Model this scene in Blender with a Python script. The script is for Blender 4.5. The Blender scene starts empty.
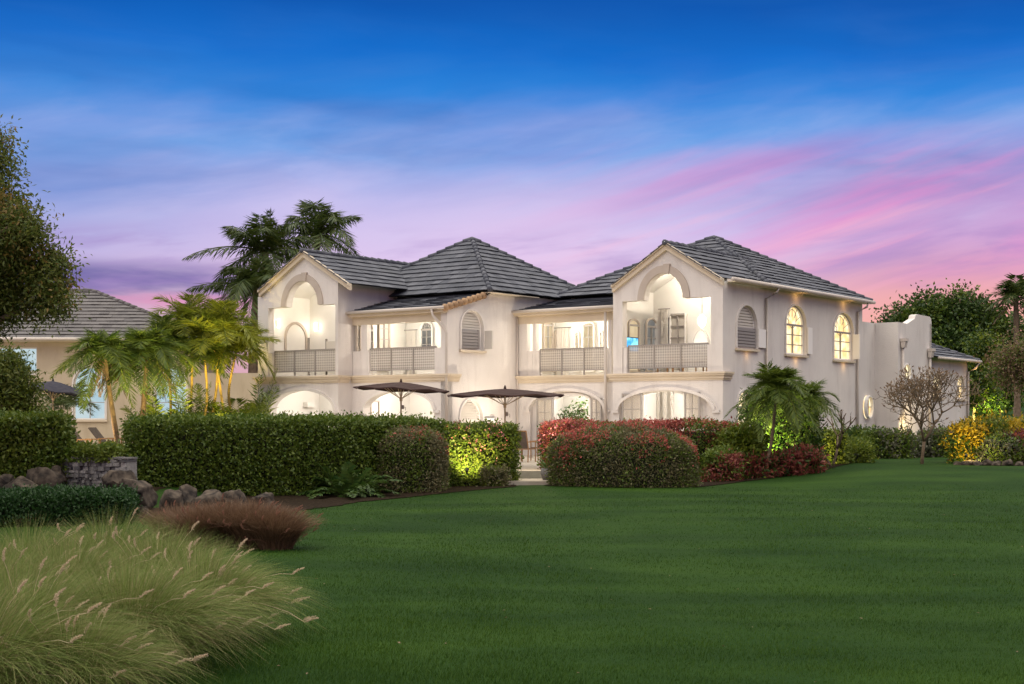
import bpy, math, random
import numpy as np
from mathutils import Vector
from mathutils.geometry import tessellate_polygon

random.seed(7)
SC = bpy.context.scene
COL = SC.collection
R = math.radians

# ------------------------------------------------------------------ camera, sky, sun, exposure
F, CX, HY, EYE = 1380.0, 512.0, 415.0, 1.75
cam = bpy.data.cameras.new('camera')
cam_o = bpy.data.objects.new('camera', cam)
COL.objects.link(cam_o)
cam_o.location = (0, 0, EYE)
cam_o.rotation_euler = (R(90), 0, 0)
cam.sensor_width = 36
cam.lens = F / 1024 * 36
cam.shift_y = (HY - 342) / 1024
cam.clip_end = 3000
cam.clip_start = 0.1
SC.camera = cam_o
SC.view_settings.view_transform = 'Standard'
SC.view_settings.look = 'None'
SC.view_settings.exposure = 0.0
SC.view_settings.gamma = 1.0
SC.cycles.use_denoising = True
SC.cycles.max_bounces = 8
SC.cycles.transparent_max_bounces = 16
SC.cycles.sample_clamp_indirect = 4.0


class NT:
    """small helper that builds node trees"""
    def __init__(self, tree):
        self.t = tree
    def add(self, typ, props=None, **ins):
        n = self.t.nodes.new(typ)
        for k, v in (props or {}).items():
            setattr(n, k, v)
        for k, v in ins.items():
            key = int(k[1:]) if k[0] == '_' and k[1:].isdigit() else k.replace('_', ' ')
            s = n.inputs[key]
            if hasattr(v, 'is_output'):
                self.t.links.new(v, s)
            else:
                s.default_value = v
        return n
    def math(self, op, a, b=0.0, c=None, clamp=False):
        n = self.add('ShaderNodeMath', {'operation': op, 'use_clamp': clamp}, _0=a, _1=b)
        if c is not None:
            if hasattr(c, 'is_output'): self.t.links.new(c, n.inputs[2])
            else: n.inputs[2].default_value = c
        return n.outputs[0]
    def mix(self, f, a, b, mode='MIX'):
        n = self.add('ShaderNodeMix', {'data_type': 'RGBA', 'blend_type': mode})
        for i, v in ((0, f), (6, a), (7, b)):
            if hasattr(v, 'is_output'): self.t.links.new(v, n.inputs[i])
            else: n.inputs[i].default_value = v
        return n.outputs[2]
    def ramp(self, f, stops, interp='LINEAR'):
        n = self.t.nodes.new('ShaderNodeValToRGB')
        n.color_ramp.interpolation = interp
        e = n.color_ramp.elements
        while len(e) < len(stops): e.new(0.5)
        for el, (p, c) in zip(e, stops):
            el.position = p
            el.color = c if len(c) == 4 else (*c, 1)
        self.t.links.new(f, n.inputs[0])
        return n.outputs[0]
    def smooth(self, x, lo, hi):
        n = self.add('ShaderNodeMapRange', {'interpolation_type': 'SMOOTHSTEP'}, _0=x, _1=lo, _2=hi, _3=0.0, _4=1.0)
        return n.outputs[0]


def s2l(r, g, b):
    f = lambda c: (c / 255 / 12.92) if c / 255 <= .04045 else ((c / 255 + .055) / 1.055) ** 2.4
    return (f(r), f(g), f(b), 1)


W = bpy.data.worlds.new('World')
SC.world = W
W.use_nodes = True
W.node_tree.nodes.clear()
g = NT(W.node_tree)
tc = g.add('ShaderNodeTexCoord')
sep = g.add('ShaderNodeSeparateXYZ', _0=tc.outputs['Generated'])
X, Y, Z = sep.outputs
az = g.math('ARCTAN2', X, Y)                      # 0 straight ahead, + to the right
el = g.math('ARCSINE', Z)
# slow warp so that no band is straight
wv = g.add('ShaderNodeCombineXYZ', _0=g.math('MULTIPLY', az, 5.0), _1=g.math('MULTIPLY', el, 9.0), _2=3.3)
warp = g.add('ShaderNodeTexNoise', Vector=wv.outputs[0], Scale=1.0, Detail=3.0)
wf = g.math('SUBTRACT', warp.outputs[0], 0.5)
elw = g.math('ADD', el, g.math('MULTIPLY', wf, 0.05))
t = g.math('MULTIPLY', elw, 2.0, clamp=True)
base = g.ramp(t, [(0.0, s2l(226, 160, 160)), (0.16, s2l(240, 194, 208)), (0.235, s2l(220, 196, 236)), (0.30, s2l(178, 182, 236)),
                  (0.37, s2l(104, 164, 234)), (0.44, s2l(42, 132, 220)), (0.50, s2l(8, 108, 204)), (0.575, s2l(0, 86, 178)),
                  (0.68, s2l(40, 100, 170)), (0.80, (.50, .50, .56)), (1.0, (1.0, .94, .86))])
# bluer and darker to the left, peach and pink to the right near the horizon
left = g.smooth(az, -0.05, -0.42)
base = g.mix(g.math('MULTIPLY', left, g.math('MULTIPLY', g.smooth(el, 0.30, 0.12), 0.45)), base, s2l(96, 132, 200))
right = g.smooth(az, 0.02, 0.33)
base = g.mix(g.math('MULTIPLY', right, g.math('MULTIPLY', g.smooth(el, 0.130, 0.07), 0.9)), base, s2l(252, 178, 160))
base = g.mix(g.math('MULTIPLY', g.smooth(az, 0.10, 0.30), g.math('MULTIPLY', g.math('MULTIPLY', g.smooth(el, 0.21, 0.15), g.smooth(el, 0.05, 0.12)), 0.5)), base, s2l(198, 120, 186))


def streaks(seed, sx, sy, tilt, lo, hi, detail=5.0):
    lo, hi = lo - .05, hi + .07
    y2 = g.math('ADD', el, g.math('MULTIPLY', az, tilt))
    v = g.add('ShaderNodeCombineXYZ', _0=g.math('ADD', g.math('MULTIPLY', az, sx), g.math('MULTIPLY', wf, 0.9)),
              _1=g.math('ADD', g.math('MULTIPLY', y2, sy), g.math('MULTIPLY', wf, 0.5)), _2=seed)
    n = g.add('ShaderNodeTexNoise', Vector=v.outputs[0], Scale=1.0, Detail=detail, Roughness=0.55)
    return g.smooth(n.outputs[0], lo, hi)


def band(lo0, lo1, hi1, hi0):
    return g.math('MULTIPLY', g.smooth(el, lo0, lo1), g.smooth(el, hi0, hi1))


M3 = lambda *a: a[0] if len(a) == 1 else g.math('MULTIPLY', a[0], M3(*a[1:]))
# broad pale veils in the blue
base = g.mix(M3(streaks(1.7, 3.0, 16, -0.10, 0.45, 0.75), band(.10, .15, .20, .26), 0.40), base, s2l(190, 180, 232))
base = g.mix(M3(streaks(5.1, 4.0, 22, 0.06, 0.5, 0.8), band(.15, .19, .25, .30), 0.25), base, s2l(90, 140, 214))
# bright wisps with torn edges over the middle of the sky
base = g.mix(M3(streaks(31.3, 6.0, 24, -0.16, 0.44, 0.72, 7.0), band(.09, .13, .18, .23), 0.30), base, s2l(226, 206, 240))
base = g.mix(M3(streaks(37.7, 9.0, 34, -0.22, 0.48, 0.68, 8.0), band(.10, .14, .19, .24), 0.22), base, s2l(196, 204, 244))
base = g.mix(M3(streaks(41.1, 5.0, 30, -0.12, 0.50, 0.68, 9.0), band(.13, .16, .22, .27), g.smooth(az, .25, -.05), 0.45), base, s2l(70, 128, 206))
# dark blue bands high up
base = g.mix(M3(streaks(8.9, 2.6, 20, 0.05, 0.48, 0.72), band(.13, .17, .25, .32), 0.42), base, s2l(24, 84, 168))
# pink streaks fanning up to the right
pk = g.smooth(az, -0.10, 0.22)
base = g.mix(M3(streaks(2.4, 4.5, 34, -0.30, 0.44, 0.66), band(.085, .115, .165, .205), pk, 0.75), base, s2l(230, 142, 204))
base = g.mix(M3(streaks(11.4, 5.0, 40, -0.24, 0.50, 0.72), band(.08, .11, .17, .21), pk, 0.5), base, s2l(142, 124, 196))
base = g.mix(M3(streaks(17.9, 6.0, 52, -0.28, 0.54, 0.70), band(.06, .09, .14, .18), pk, 0.65), base, s2l(255, 178, 206))
# pale glow behind the house
gl_ = g.math('MULTIPLY', g.smooth(g.math('ABSOLUTE', g.math('ADD', az, 0.02)), 0.30, 0.0), band(.05, .11, .13, .20))
base = g.mix(g.math('MULTIPLY', gl_, 0.55), base, s2l(232, 206, 240))
# violet cloud bank low down
lw = g.smooth(az, 0.16, -0.12)
base = g.mix(M3(streaks(4.2, 7.0, 40, 0.0, 0.26, 0.50), band(.074, .088, .098, .112), g.smooth(az, -0.12, -0.24), 0.85), base, s2l(96, 92, 160))
base = g.mix(M3(streaks(21.5, 8.0, 46, -0.1, 0.50, 0.62), band(.07, .09, .12, .14), 0.5), base, s2l(160, 130, 196))
base = g.mix(M3(streaks(14.2, 7.0, 70, 0.0, 0.52, 0.66), band(.05, .07, .08, .095), g.smooth(az, -0.05, -0.2), 0.8), base, s2l(226, 150, 190))
below = g.smooth(Z, -0.005, -0.08)
base = g.mix(below, base, (.10, .10, .08, 1))
sky = g.add('ShaderNodeTexSky', {'sky_type': 'NISHITA', 'sun_disc': False, 'sun_elevation': R(3), 'sun_rotation': R(-150)})
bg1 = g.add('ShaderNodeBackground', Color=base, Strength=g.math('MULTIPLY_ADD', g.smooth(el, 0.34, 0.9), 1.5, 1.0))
bg2 = g.add('ShaderNodeBackground', Color=sky.outputs[0], Strength=0.004)
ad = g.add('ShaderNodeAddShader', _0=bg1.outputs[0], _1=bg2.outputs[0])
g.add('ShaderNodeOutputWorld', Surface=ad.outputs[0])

sun = bpy.data.lights.new('sun', 'SUN')
sun.energy = 0.6
sun.angle = R(25)
sun.color = (1, .83, .68)
sun_o = bpy.data.objects.new('sun', sun)
COL.objects.link(sun_o)
sun_o.rotation_euler = Vector((.62, .70, -.40)).to_track_quat('-Z', 'Y').to_euler()


# ------------------------------------------------------------------ materials
def mat(name, col, rough=.7, col2=None, scale=3.0, bump=0.0, bscale=40.0, spec=.3, island=False, trans=0.0, metal=0.0, wear=None):
    m = bpy.data.materials.new(name)
    m.use_nodes = True
    m.node_tree.nodes.clear()
    n = NT(m.node_tree)
    c = (*col, 1)
    tcn = n.add('ShaderNodeTexCoord')
    if col2:
        if island:
            f = n.add('ShaderNodeNewGeometry').outputs['Random Per Island']
        else:
            f = n.smooth(n.add('ShaderNodeTexNoise', Vector=tcn.outputs['Object'], Scale=scale, Detail=5.0).outputs[0], .3, .7)
        c = n.mix(f, c, (*col2, 1))
    if wear:
        v = n.add('ShaderNodeMapping', Vector=tcn.outputs['Object'], Scale=(1.6, 1.6, .35))
        f = n.smooth(n.add('ShaderNodeTexNoise', Vector=v.outputs[0], Scale=1.3, Detail=7.0, Roughness=.65).outputs[0], .46, .78)
        c = n.mix(n.math('MULTIPLY', f, .5), c, (*wear, 1))
    p = n.add('ShaderNodeBsdfPrincipled', Base_Color=c, Roughness=rough, Metallic=metal)
    p.inputs['Specular IOR Level'].default_value = spec
    if bump:
        nz = n.add('ShaderNodeTexNoise', Vector=tcn.outputs['Object'], Scale=bscale, Detail=4.0)
        b = n.add('ShaderNodeBump', Strength=bump, Distance=.02, Height=nz.outputs[0])
        n.t.links.new(b.outputs[0], p.inputs['Normal'])
    out = p.outputs[0]
    if trans:
        tr = n.add('ShaderNodeBsdfTranslucent', Color=c)
        out = n.add('ShaderNodeMixShader', _0=trans, _1=out, _2=tr.outputs[0]).outputs[0]
    n.add('ShaderNodeOutputMaterial', Surface=out)
    return m


def emis(name, col, st, col2=None, scale=3.0):
    m = bpy.data.materials.new(name)
    m.use_nodes = True
    m.node_tree.nodes.clear()
    n = NT(m.node_tree)
    c = (*col, 1)
    if col2:
        tcn = n.add('ShaderNodeTexCoord')
        f = n.smooth(n.add('ShaderNodeTexNoise', Vector=tcn.outputs['Object'], Scale=scale, Detail=2.0).outputs[0], .35, .65)
        c = n.mix(f, c, (*col2, 1))
    e = n.add('ShaderNodeEmission', Color=c, Strength=st)
    n.add('ShaderNodeOutputMaterial', Surface=e.outputs[0])
    return m


M = {}
M['stucco'] = mat('stucco', (.66, .615, .57), .9, (.72, .675, .625), .8, bump=.45, bscale=24, spec=.15, wear=(.46, .41, .37))
M['cream'] = mat('cream_trim', (.64, .55, .42), .75, (.60, .51, .38), 2, bump=.1, spec=.2)
M['band'] = mat('arch_band', (.50, .43, .36), .85, (.45, .38, .32), 2, bump=.1)
M['inner'] = mat('inner_wall', (.82, .79, .74), .85, (.78, .75, .70), 1.5, bump=.1)
M['white'] = mat('white_paint', (.84, .81, .76), .5)
M['tile'] = mat('roof_tile', (.054, .059, .076), .75, (.112, .117, .138), island=True, bump=.4, bscale=12, spec=.3, wear=(.040, .042, .040))
M['tile2'] = mat('weathered_roof_tile', (.085, .078, .080), .65, (.13, .12, .118), island=True, bump=.3, bscale=12)
M['under'] = mat('roof_underlay', (.012, .012, .014), .9)
M['verge'] = mat('terracotta_verge', (.42, .27, .15), .8, (.30, .19, .11), island=True)
M['metal'] = mat('painted_metal', (.30, .27, .24), .5, spec=.4)
M['gutter'] = mat('gutter_paint', (.56, .50, .44), .5)
M['muntin'] = mat('grey_frame', (.33, .30, .27), .5)
M['shutter'] = mat('grey_shutter', (.28, .26, .25), .6)
M['louver'] = mat('louver_paint', (.60, .56, .50), .6)
M['lit'] = emis('lit_window', (.90, .60, .25), 1.5, (1, .86, .56), 2.6)
M['litw'] = emis('lit_window_bright', (1, .93, .80), 1.2, (1, .88, .70), 1.6)
M['litc'] = emis('lit_window_cool', (.50, .70, .80), .85, (.66, .80, .84), 1.2)
M['tan'] = mat('tan_stucco', (.49, .41, .29), .9, (.53, .45, .32), .8, bump=.25, bscale=30, spec=.15, wear=(.33, .25, .16))
M['glow'] = emis('lamp_glow', (1, .84, .55), 7)
M['glowg'] = emis('garden_lens', (1, .92, .45), 14)
M['tv'] = emis('screen_blue', (.05, .34, .75), 1.6, (.30, .75, .95), 5)
M['mulch_shade'] = mat('shaded_bark_mulch', (.012, .008, .005), .95, (.030, .020, .012), 14, bump=1.0, bscale=40, spec=.05)  # bark darkened so its colour also holds the shading along the hedge foot
M['paver'] = mat('paving', (.40, .35, .28), .8, (.33, .28, .22), 3, bump=.2)
M['teak'] = mat('teak', (.36, .20, .09), .55, (.28, .15, .065), 8)
M['sling'] = mat('sling_fabric', (.10, .075, .06), .8, (.13, .10, .08), 12)
M['canopy'] = mat('canopy_fabric', (.040, .022, .020), .8, (.055, .032, .028), 6, spec=.1)
M['canopyb'] = mat('canopy_fabric_blue', (.030, .030, .045), .8, (.045, .042, .055), 6, spec=.1)
M['pole'] = mat('light_pole', (.46, .35, .24), .5)
M['rock'] = mat('boulder', (.018, .015, .014), .92, (.12, .095, .072), 5, bump=1.0, bscale=11, wear=(.020, .016, .013), spec=.12)
M['stone'] = mat('wall_stone', (.11, .105, .105), .9, (.32, .30, .28), island=True, bump=.9, bscale=22, wear=(.05, .048, .045))
M['cushion'] = mat('cushion', (.62, .58, .52), .9, bump=.1)
M['black'] = mat('black_paint', (.015, .015, .015), .5)
m = bpy.data.materials.new('mesh_screen')
m.use_nodes = True
m.node_tree.nodes.clear()
n = NT(m.node_tree)
tcn = n.add('ShaderNodeTexCoord')
br = n.add('ShaderNodeTexChecker', Vector=n.add('ShaderNodeMapping', Vector=tcn.outputs['Object'], Rotation=(0, R(45), 0)).outputs[0], Scale=15.0)
p = n.add('ShaderNodeBsdfPrincipled', Base_Color=(.50, .455, .40, 1), Roughness=.6)
tr = n.add('ShaderNodeBsdfTransparent')
n.add('ShaderNodeOutputMaterial', Surface=n.add('ShaderNodeMixShader', _0=n.math('MULTIPLY_ADD', br.outputs[1], .42, .14), _1=p.outputs[0], _2=tr.outputs[0]).outputs[0])
M['screen'] = m


def leafmat(name, c1, c2, trans=.3, rough=.48, spec=.3):
    M[name] = mat(name, c1, rough, c2, island=True, trans=trans, spec=spec)


leafmat('hedge', (.050, .098, .010), (.155, .205, .026), .3, .45, .35)
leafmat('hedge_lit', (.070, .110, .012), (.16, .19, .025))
leafmat('lowhedge', (.012, .040, .010), (.030, .075, .016))
leafmat('treeleaf', (.065, .105, .020), (.17, .18, .040), .45)
leafmat('tipleaf', (.15, .12, .03), (.24, .15, .04), .4)
leafmat('palm', (.050, .095, .012), (.14, .18, .025), .4)
leafmat('palmdark', (.032, .062, .013), (.085, .110, .022), .25)
leafmat('palmgold', (.11, .15, .012), (.27, .28, .025), .45)
leafmat('ixora', (.095, .100, .042), (.21, .175, .085))
leafmat('redflower', (.36, .045, .045), (.52, .15, .11), .3)
leafmat('pinkflower', (.50, .10, .14), (.60, .30, .30), .3)
leafmat('crotonred', (.16, .025, .03), (.30, .10, .06))
leafmat('crotondark', (.045, .010, .014), (.11, .02, .025))
leafmat('crotonyellow', (.30, .19, .01), (.50, .36, .02))
leafmat('limeleaf', (.07, .12, .01), (.20, .24, .02), .35)
leafmat('greyleaf', (.075, .085, .05), (.13, .13, .085))
leafmat('bigtree', (.022, .052, .012), (.070, .115, .022))
leafmat('brownleaf', (.14, .09, .05), (.24, .16, .09))
leafmat('grassblade', (.068, .112, .017), (.24, .30, .078), .3, .6, .2)
leafmat('dryblade', (.22, .18, .075), (.42, .35, .18), .3, .7, .2)
leafmat('plume', (.55, .43, .30), (.78, .64, .47), .4, .8)
leafmat('redgrass', (.075, .040, .022), (.27, .165, .095), .3, .6)
leafmat('redplume', (.30, .14, .10), (.40, .22, .15), .4, .8)
leafmat('lawnblade', (.016, .053, .002), (.064, .122, .009), .2, .65, .2)
leafmat('fern', (.030, .075, .014), (.075, .120, .022), .3)
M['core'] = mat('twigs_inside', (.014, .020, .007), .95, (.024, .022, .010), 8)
M['bark'] = mat('bark', (.13, .09, .06), .9, (.21, .15, .10), 6, bump=.6, bscale=16)
M['palmbark'] = mat('palm_bark', (.07, .045, .025), .9, (.14, .09, .045), 5, bump=.5, bscale=20)
M['greybark'] = mat('smooth_bark', (.11, .08, .05), .85, (.17, .125, .08), 5, bump=.4, bscale=18)
M['cane'] = mat('cane_stem', (.36, .24, .05), .6, (.46, .32, .07), 4)


# ------------------------------------------------------------------ object helpers
def link(name, me, m=None, parent=None):
    o = bpy.data.objects.new(name, me)
    COL.objects.link(o)
    if m is not None:
        for k in (m if isinstance(m, (list, tuple)) else [m]):
            me.materials.append(M[k] if isinstance(k, str) else k)
    if parent is not None:
        o.parent = parent
    return o


def empty(name, loc=(0, 0, 0), rz=0.0):
    o = bpy.data.objects.new(name, None)
    COL.objects.link(o)
    o.location = loc
    o.rotation_euler = (0, 0, rz)
    o.empty_display_size = .2
    return o


def tag(o, label, cat, group=None):
    o['label'] = label
    o['category'] = cat
    if group: o['group'] = group
    return o


def struct(o, kind='structure'):
    o['kind'] = kind
    return o


class MB:
    """collects shapes in (a, d, z), mapped by xf into the object's own space"""
    def __init__(self, xf=None):
        self.v, self.f, self.xf = [], [], xf
    def pt(self, a, d, z):
        self.v.append(tuple(self.xf(a, d, z)) if self.xf else (a, d, z))
        return len(self.v) - 1
    def face(self, pts):
        self.f.append([self.pt(*q) for q in pts])
    def box(self, a0, a1, d0, d1, z0, z1):
        i = [self.pt(a, d, z) for a in (a0, a1) for d in (d0, d1) for z in (z0, z1)]
        for q in ((0, 1, 3, 2), (4, 6, 7, 5), (0, 4, 5, 1), (2, 3, 7, 6), (0, 2, 6, 4), (1, 5, 7, 3)):
            self.f.append([i[k] for k in q])
        return self
    def poly(self, outer, holes=(), d0=0.0, d1=.1):
        loops = [list(outer)] + [list(h) for h in holes]
        tris = tessellate_polygon([[Vector((a, z, 0)) for a, z in l] for l in loops])
        flat = [q for l in loops for q in l]
        ia = [self.pt(a, d0, z) for a, z in flat]
        ib = [self.pt(a, d1, z) for a, z in flat]
        for tr_ in tris:
            self.f.append([ia[k] for k in tr_])
            self.f.append([ib[k] for k in reversed(tr_)])
        k = 0
        for l in loops:
            n_ = len(l)
            for j in range(n_):
                p_, q_ = k + j, k + (j + 1) % n_
                self.f.append([ia[p_], ia[q_], ib[q_], ib[p_]])
            k += n_
        return self
    def strip(self, inner, outer, d0, d1):
        """band between two polylines of equal length in (a, z)"""
        for j in range(len(inner) - 1):
            q = [inner[j], inner[j + 1], outer[j + 1], outer[j]]
            ia = [self.pt(a, d0, z) for a, z in q]
            ib = [self.pt(a, d1, z) for a, z in q]
            self.f.append(ib)
            for e in range(4):
                self.f.append([ia[e], ia[(e + 1) % 4], ib[(e + 1) % 4], ib[e]])
        return self
    def tube(self, pts, r, n_=8, caps=True):
        pts = [Vector(p_) for p_ in pts]
        rs = r if isinstance(r, (list, tuple)) else [r] * len(pts)
        rings = []
        ref = Vector((.37, .21, .9)).normalized()
        for i, p_ in enumerate(pts):
            tg = (pts[min(i + 1, len(pts) - 1)] - pts[max(i - 1, 0)]).normalized()
            if abs(tg.dot(ref)) > .97: s = tg.cross(Vector((1, .1, 0))).normalized()
            else: s = tg.cross(ref).normalized()
            u_ = tg.cross(s)
            rings.append([self.pt(*(p_ + s * (rs[i] * math.cos(k * 2 * math.pi / n_)) + u_ * (rs[i] * math.sin(k * 2 * math.pi / n_)))) for k in range(n_)])
        for a_, b_ in zip(rings, rings[1:]):
            for k in range(n_):
                self.f.append([a_[k], a_[(k + 1) % n_], b_[(k + 1) % n_], b_[k]])
        if caps:
            self.f.append(rings[0][::-1]); self.f.append(rings[-1])
        return self
    def build(self, name, m=None, parent=None, smooth=False):
        me = bpy.data.meshes.new(name)
        me.from_pydata(self.v, [], self.f)
        if smooth:
            me.polygons.foreach_set('use_smooth', [True] * len(me.polygons))
        me.update()
        return link(name, me, m, parent)


def ell(a0, a1, zs, rise, n_=18):
    """half ellipse from right spring to left spring"""
    c, r = (a0 + a1) / 2, (a1 - a0) / 2
    return [(c + r * math.cos(math.pi * k / n_), zs + rise * math.sin(math.pi * k / n_)) for k in range(n_ + 1)]


def arch(a0, a1, z0, zs, rise, n_=18):
    return [(a0, z0), (a1, z0)] + ell(a0, a1, zs, rise, n_)


def lamp(name, loc, watts, col=(1, .80, .55), r=.12, parent=None, kind='POINT', aim=None, size=1.0, blend=.8):
    l = bpy.data.lights.new(name, kind)
    l.energy = watts
    l.color = col
    if kind == 'SPOT':
        l.spot_size = R(size); l.spot_blend = blend; l.shadow_soft_size = r
    elif kind == 'POINT':
        l.shadow_soft_size = r
    else:
        l.size = size
    o = bpy.data.objects.new(name, l)
    COL.objects.link(o)
    o.location = loc
    if aim is not None:
        o.rotation_euler = (Vector(aim) - Vector(loc)).to_track_quat('-Z', 'Y').to_euler()
    if parent is not None: o.parent = parent
    return o


# ------------------------------------------------------------------ ground
def sm(x, lo, hi):
    q = np.clip((x - lo) / (hi - lo), 0, 1)
    return q * q * (3 - 2 * q)


def gz(x, y):
    x = np.asarray(x, float); y = np.asarray(y, float)
    z = .30 * sm(y, 29, 42) * sm(x, 3, 11)
    z = z + .26 * sm(y, 25.2, 27.2) * sm(-x, 6.0, 7.2)
    z = z + .03 * np.sin(x * .55 + y * .21) * sm(y, 4, 9) + .02 * np.sin(y * .8 - x * .3) * sm(y, 4, 9)
    z = z + 7.0 * sm(y, 70, 140) * sm(x, 18, 55) - .05
    return z + 6 * sm(y, 150, 420)


def gzf(x, y): return float(gz(x, y))


xs = np.unique(np.concatenate([np.linspace(-400, -30, 22), np.linspace(-30, 40, 141), np.linspace(40, 400, 30)]))
ys = np.unique(np.concatenate([np.linspace(-30, 0, 8), np.linspace(0, 60, 121), np.linspace(60, 160, 40), np.linspace(160, 600, 16)]))
gx, gy = np.meshgrid(xs, ys)
gv = np.stack([gx.ravel(), gy.ravel(), gz(gx, gy).ravel()], 1)
nx, ny = len(xs), len(ys)
idx = np.arange(nx * ny).reshape(ny, nx)
gf = np.stack([idx[:-1, :-1], idx[:-1, 1:], idx[1:, 1:], idx[1:, :-1]], -1).reshape(-1, 4)


def np_mesh(name, V, Fc, mi=None, smooth=False):
    me = bpy.data.meshes.new(name)
    V = np.ascontiguousarray(V, np.float32); Fc = np.ascontiguousarray(Fc, np.int32)
    m_, k = Fc.shape
    me.vertices.add(len(V)); me.vertices.foreach_set('co', V.ravel())
    me.loops.add(m_ * k); me.loops.foreach_set('vertex_index', Fc.ravel())
    me.polygons.add(m_)
    me.polygons.foreach_set('loop_start', np.arange(0, m_ * k, k, dtype=np.int32))
    if mi is not None: me.polygons.foreach_set('material_index', np.ascontiguousarray(mi, np.int32))
    if smooth: me.polygons.foreach_set('use_smooth', np.ones(m_, bool))
    me.update(calc_edges=True)
    return me


gm = mat('lawn_turf', (.011, .038, .002), .9, (.026, .062, .005), .35, bump=.9, bscale=60, spec=.1, wear=(.011, .040, .002))
struct(link('lawn', np_mesh('lawn', gv, gf, smooth=True), gm))
TZ = .25


def slab(name, pts, z0, z1, m):
    mb = MB(lambda a, d, z: (a, z, d))
    mb.poly(pts, (), z0, z1)
    return struct(mb.build(name, m))


slab('terrace_paving', [(-8.8, 36.6), (4.2, 37.2), (6.0, 41.5), (14, 66), (-8.8, 66)], -.3, TZ, 'paver')
slab('pool_deck', [(-40, 29.2), (-9.3, 29.2), (-9.3, 66), (-40, 66)], -.3, .32, 'paver')
slab('garden_step', [(-.15, 34.6), (1.15, 34.6), (1.15, 36.0), (-.15, 36.0)], -.3, .09, 'paver')

BEDS = []


def bed(name, pts):
    """planting bed, also standing for shade at the hedge feet: a dark sheet just above the turf, following the ground"""
    pts = np.array(pts, float)
    n_ = 40
    d = np.concatenate([np.linspace(pts[i], pts[(i + 1) % len(pts)], n_, endpoint=False) for i in range(len(pts))])
    c = pts.mean(0)
    d = d + (np.sin(np.arange(len(d)) * .37) + np.sin(np.arange(len(d)) * .83))[:, None] * .035
    V, Fc = [], []
    rings = [c + (d - c) * f for f in (1.0, .8, .6, .4, .2, .02)]
    for r_ in rings: V += [(q[0], q[1], gzf(q[0], q[1]) + .014) for q in r_]
    m_ = len(d)
    for i in range(5):
        for k in range(m_): Fc.append((i * m_ + k, i * m_ + (k + 1) % m_, (i + 1) * m_ + (k + 1) % m_, (i + 1) * m_ + k))
    struct(link(name, np_mesh(name, np.array(V), np.array(Fc), smooth=True), 'mulch_shade'))
    BEDS.append(d)


def in_beds(x, y):
    o = np.zeros(len(x), bool)
    for d in BEDS:
        c = np.zeros(len(x), bool)
        for (x0, y0), (x1, y1) in zip(d, np.roll(d, -1, 0)):
            if y0 == y1: continue
            c ^= ((y0 > y) != (y1 > y)) & (x < (x1 - x0) * (y - y0) / (y1 - y0) + x0)
        o |= c
    return o


bed('planting_bed', [(-9.5, 22.9), (-6.0, 23.2), (-4.2, 25.2), (-3.2, 29.2), (-1.3, 32.0), (.1, 33.7), (.1, 36), (-3, 35), (-9.5, 31)])
bed('planting_bed', [(.8, 33.9), (2.6, 33.3), (4.6, 34.0), (6.2, 36.4), (8.6, 38.6), (10.5, 42.5), (12, 50), (4.5, 40), (1.2, 37)])
bed('planting_bed', [(14.0, 42.2), (16.5, 41.2), (19, 41.6), (19, 47), (14.6, 46.5)])

# broad darker and lighter drifts in the turf
for m_ in (M['lawnblade'], gm):
    n = NT(m_.node_tree)
    tcn = n.add('ShaderNodeTexCoord')
    mp = n.add('ShaderNodeMapping', Vector=tcn.outputs['Object'], Rotation=(0, 0, R(18)), Scale=(.16, .62, 0))
    f = n.smooth(n.add('ShaderNodeTexNoise', Vector=mp.outputs[0], Scale=1.0, Detail=6.0, Roughness=.6).outputs[0], .34, .66)
    for nd in list(m_.node_tree.nodes):
        if nd.type in ('BSDF_PRINCIPLED', 'BSDF_TRANSLUCENT'):
            s = nd.inputs['Base Color' if nd.type == 'BSDF_PRINCIPLED' else 'Color']
            src = s.links[0].from_socket
            n.t.links.new(n.mix(n.math('MULTIPLY_ADD', f, -.75, .75), src, (.45, .60, .48, 1), 'MULTIPLY'), s)
# ------------------------------------------------------------------ the villa, in its own axes: u along the front, v towards the back
P0 = (7.03, 46.0)
UX, UY, VX, VY = .8018, -.5974, .5974, .8018
villa = empty('villa', (P0[0], P0[1], 0), math.atan2(UY, UX))
tag(villa, 'large two storey cream villa with gables, loggias and dark tiled hip roofs', 'house')


def hu(px, v):
    a = (px - CX) / F
    return (a * (P0[1] + v * VY) - P0[0] - v * VX) / (UX - a * UY)
def hv(px, u):
    a = (px - CX) / F
    return (a * (P0[1] + u * UY) - P0[0] - u * UX) / (VX - a * VY)
def hz(py, u, v):
    return EYE + (HY - py) / F * (P0[1] + u * UY + v * VY)


def front(v0): return lambda a, d, z: (a, v0 - d, z)       # d = out of the wall, towards the lawn
def side(u0): return lambda a, d, z: (u0 + d, a, z)        # d = out of the wall, to the right


UM = -8.83          # right wall of the middle block
UL0, UL1 = -17.60, -13.37
V1, VL, V2 = -3.72, -4.46, .40   # loggia front, left wing front, second loggia front
FL = 3.2

# --- roofs
def clip(poly, ax, val, keep_ge):
    out = []
    for i in range(len(poly)):
        p_, q_ = poly[i], poly[(i + 1) % len(poly)]
        ip = (p_[ax] >= val) == keep_ge or abs(p_[ax] - val) < 1e-9
        iq = (q_[ax] >= val) == keep_ge or abs(q_[ax] - val) < 1e-9
        if ip: out.append(p_)
        if ip != iq and abs(p_[ax] - q_[ax]) > 1e-12:
            f = (val - p_[ax]) / (q_[ax] - p_[ax])
            out.append((p_[0] + f * (q_[0] - p_[0]), p_[1] + f * (q_[1] - p_[1])))
    return out


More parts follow.
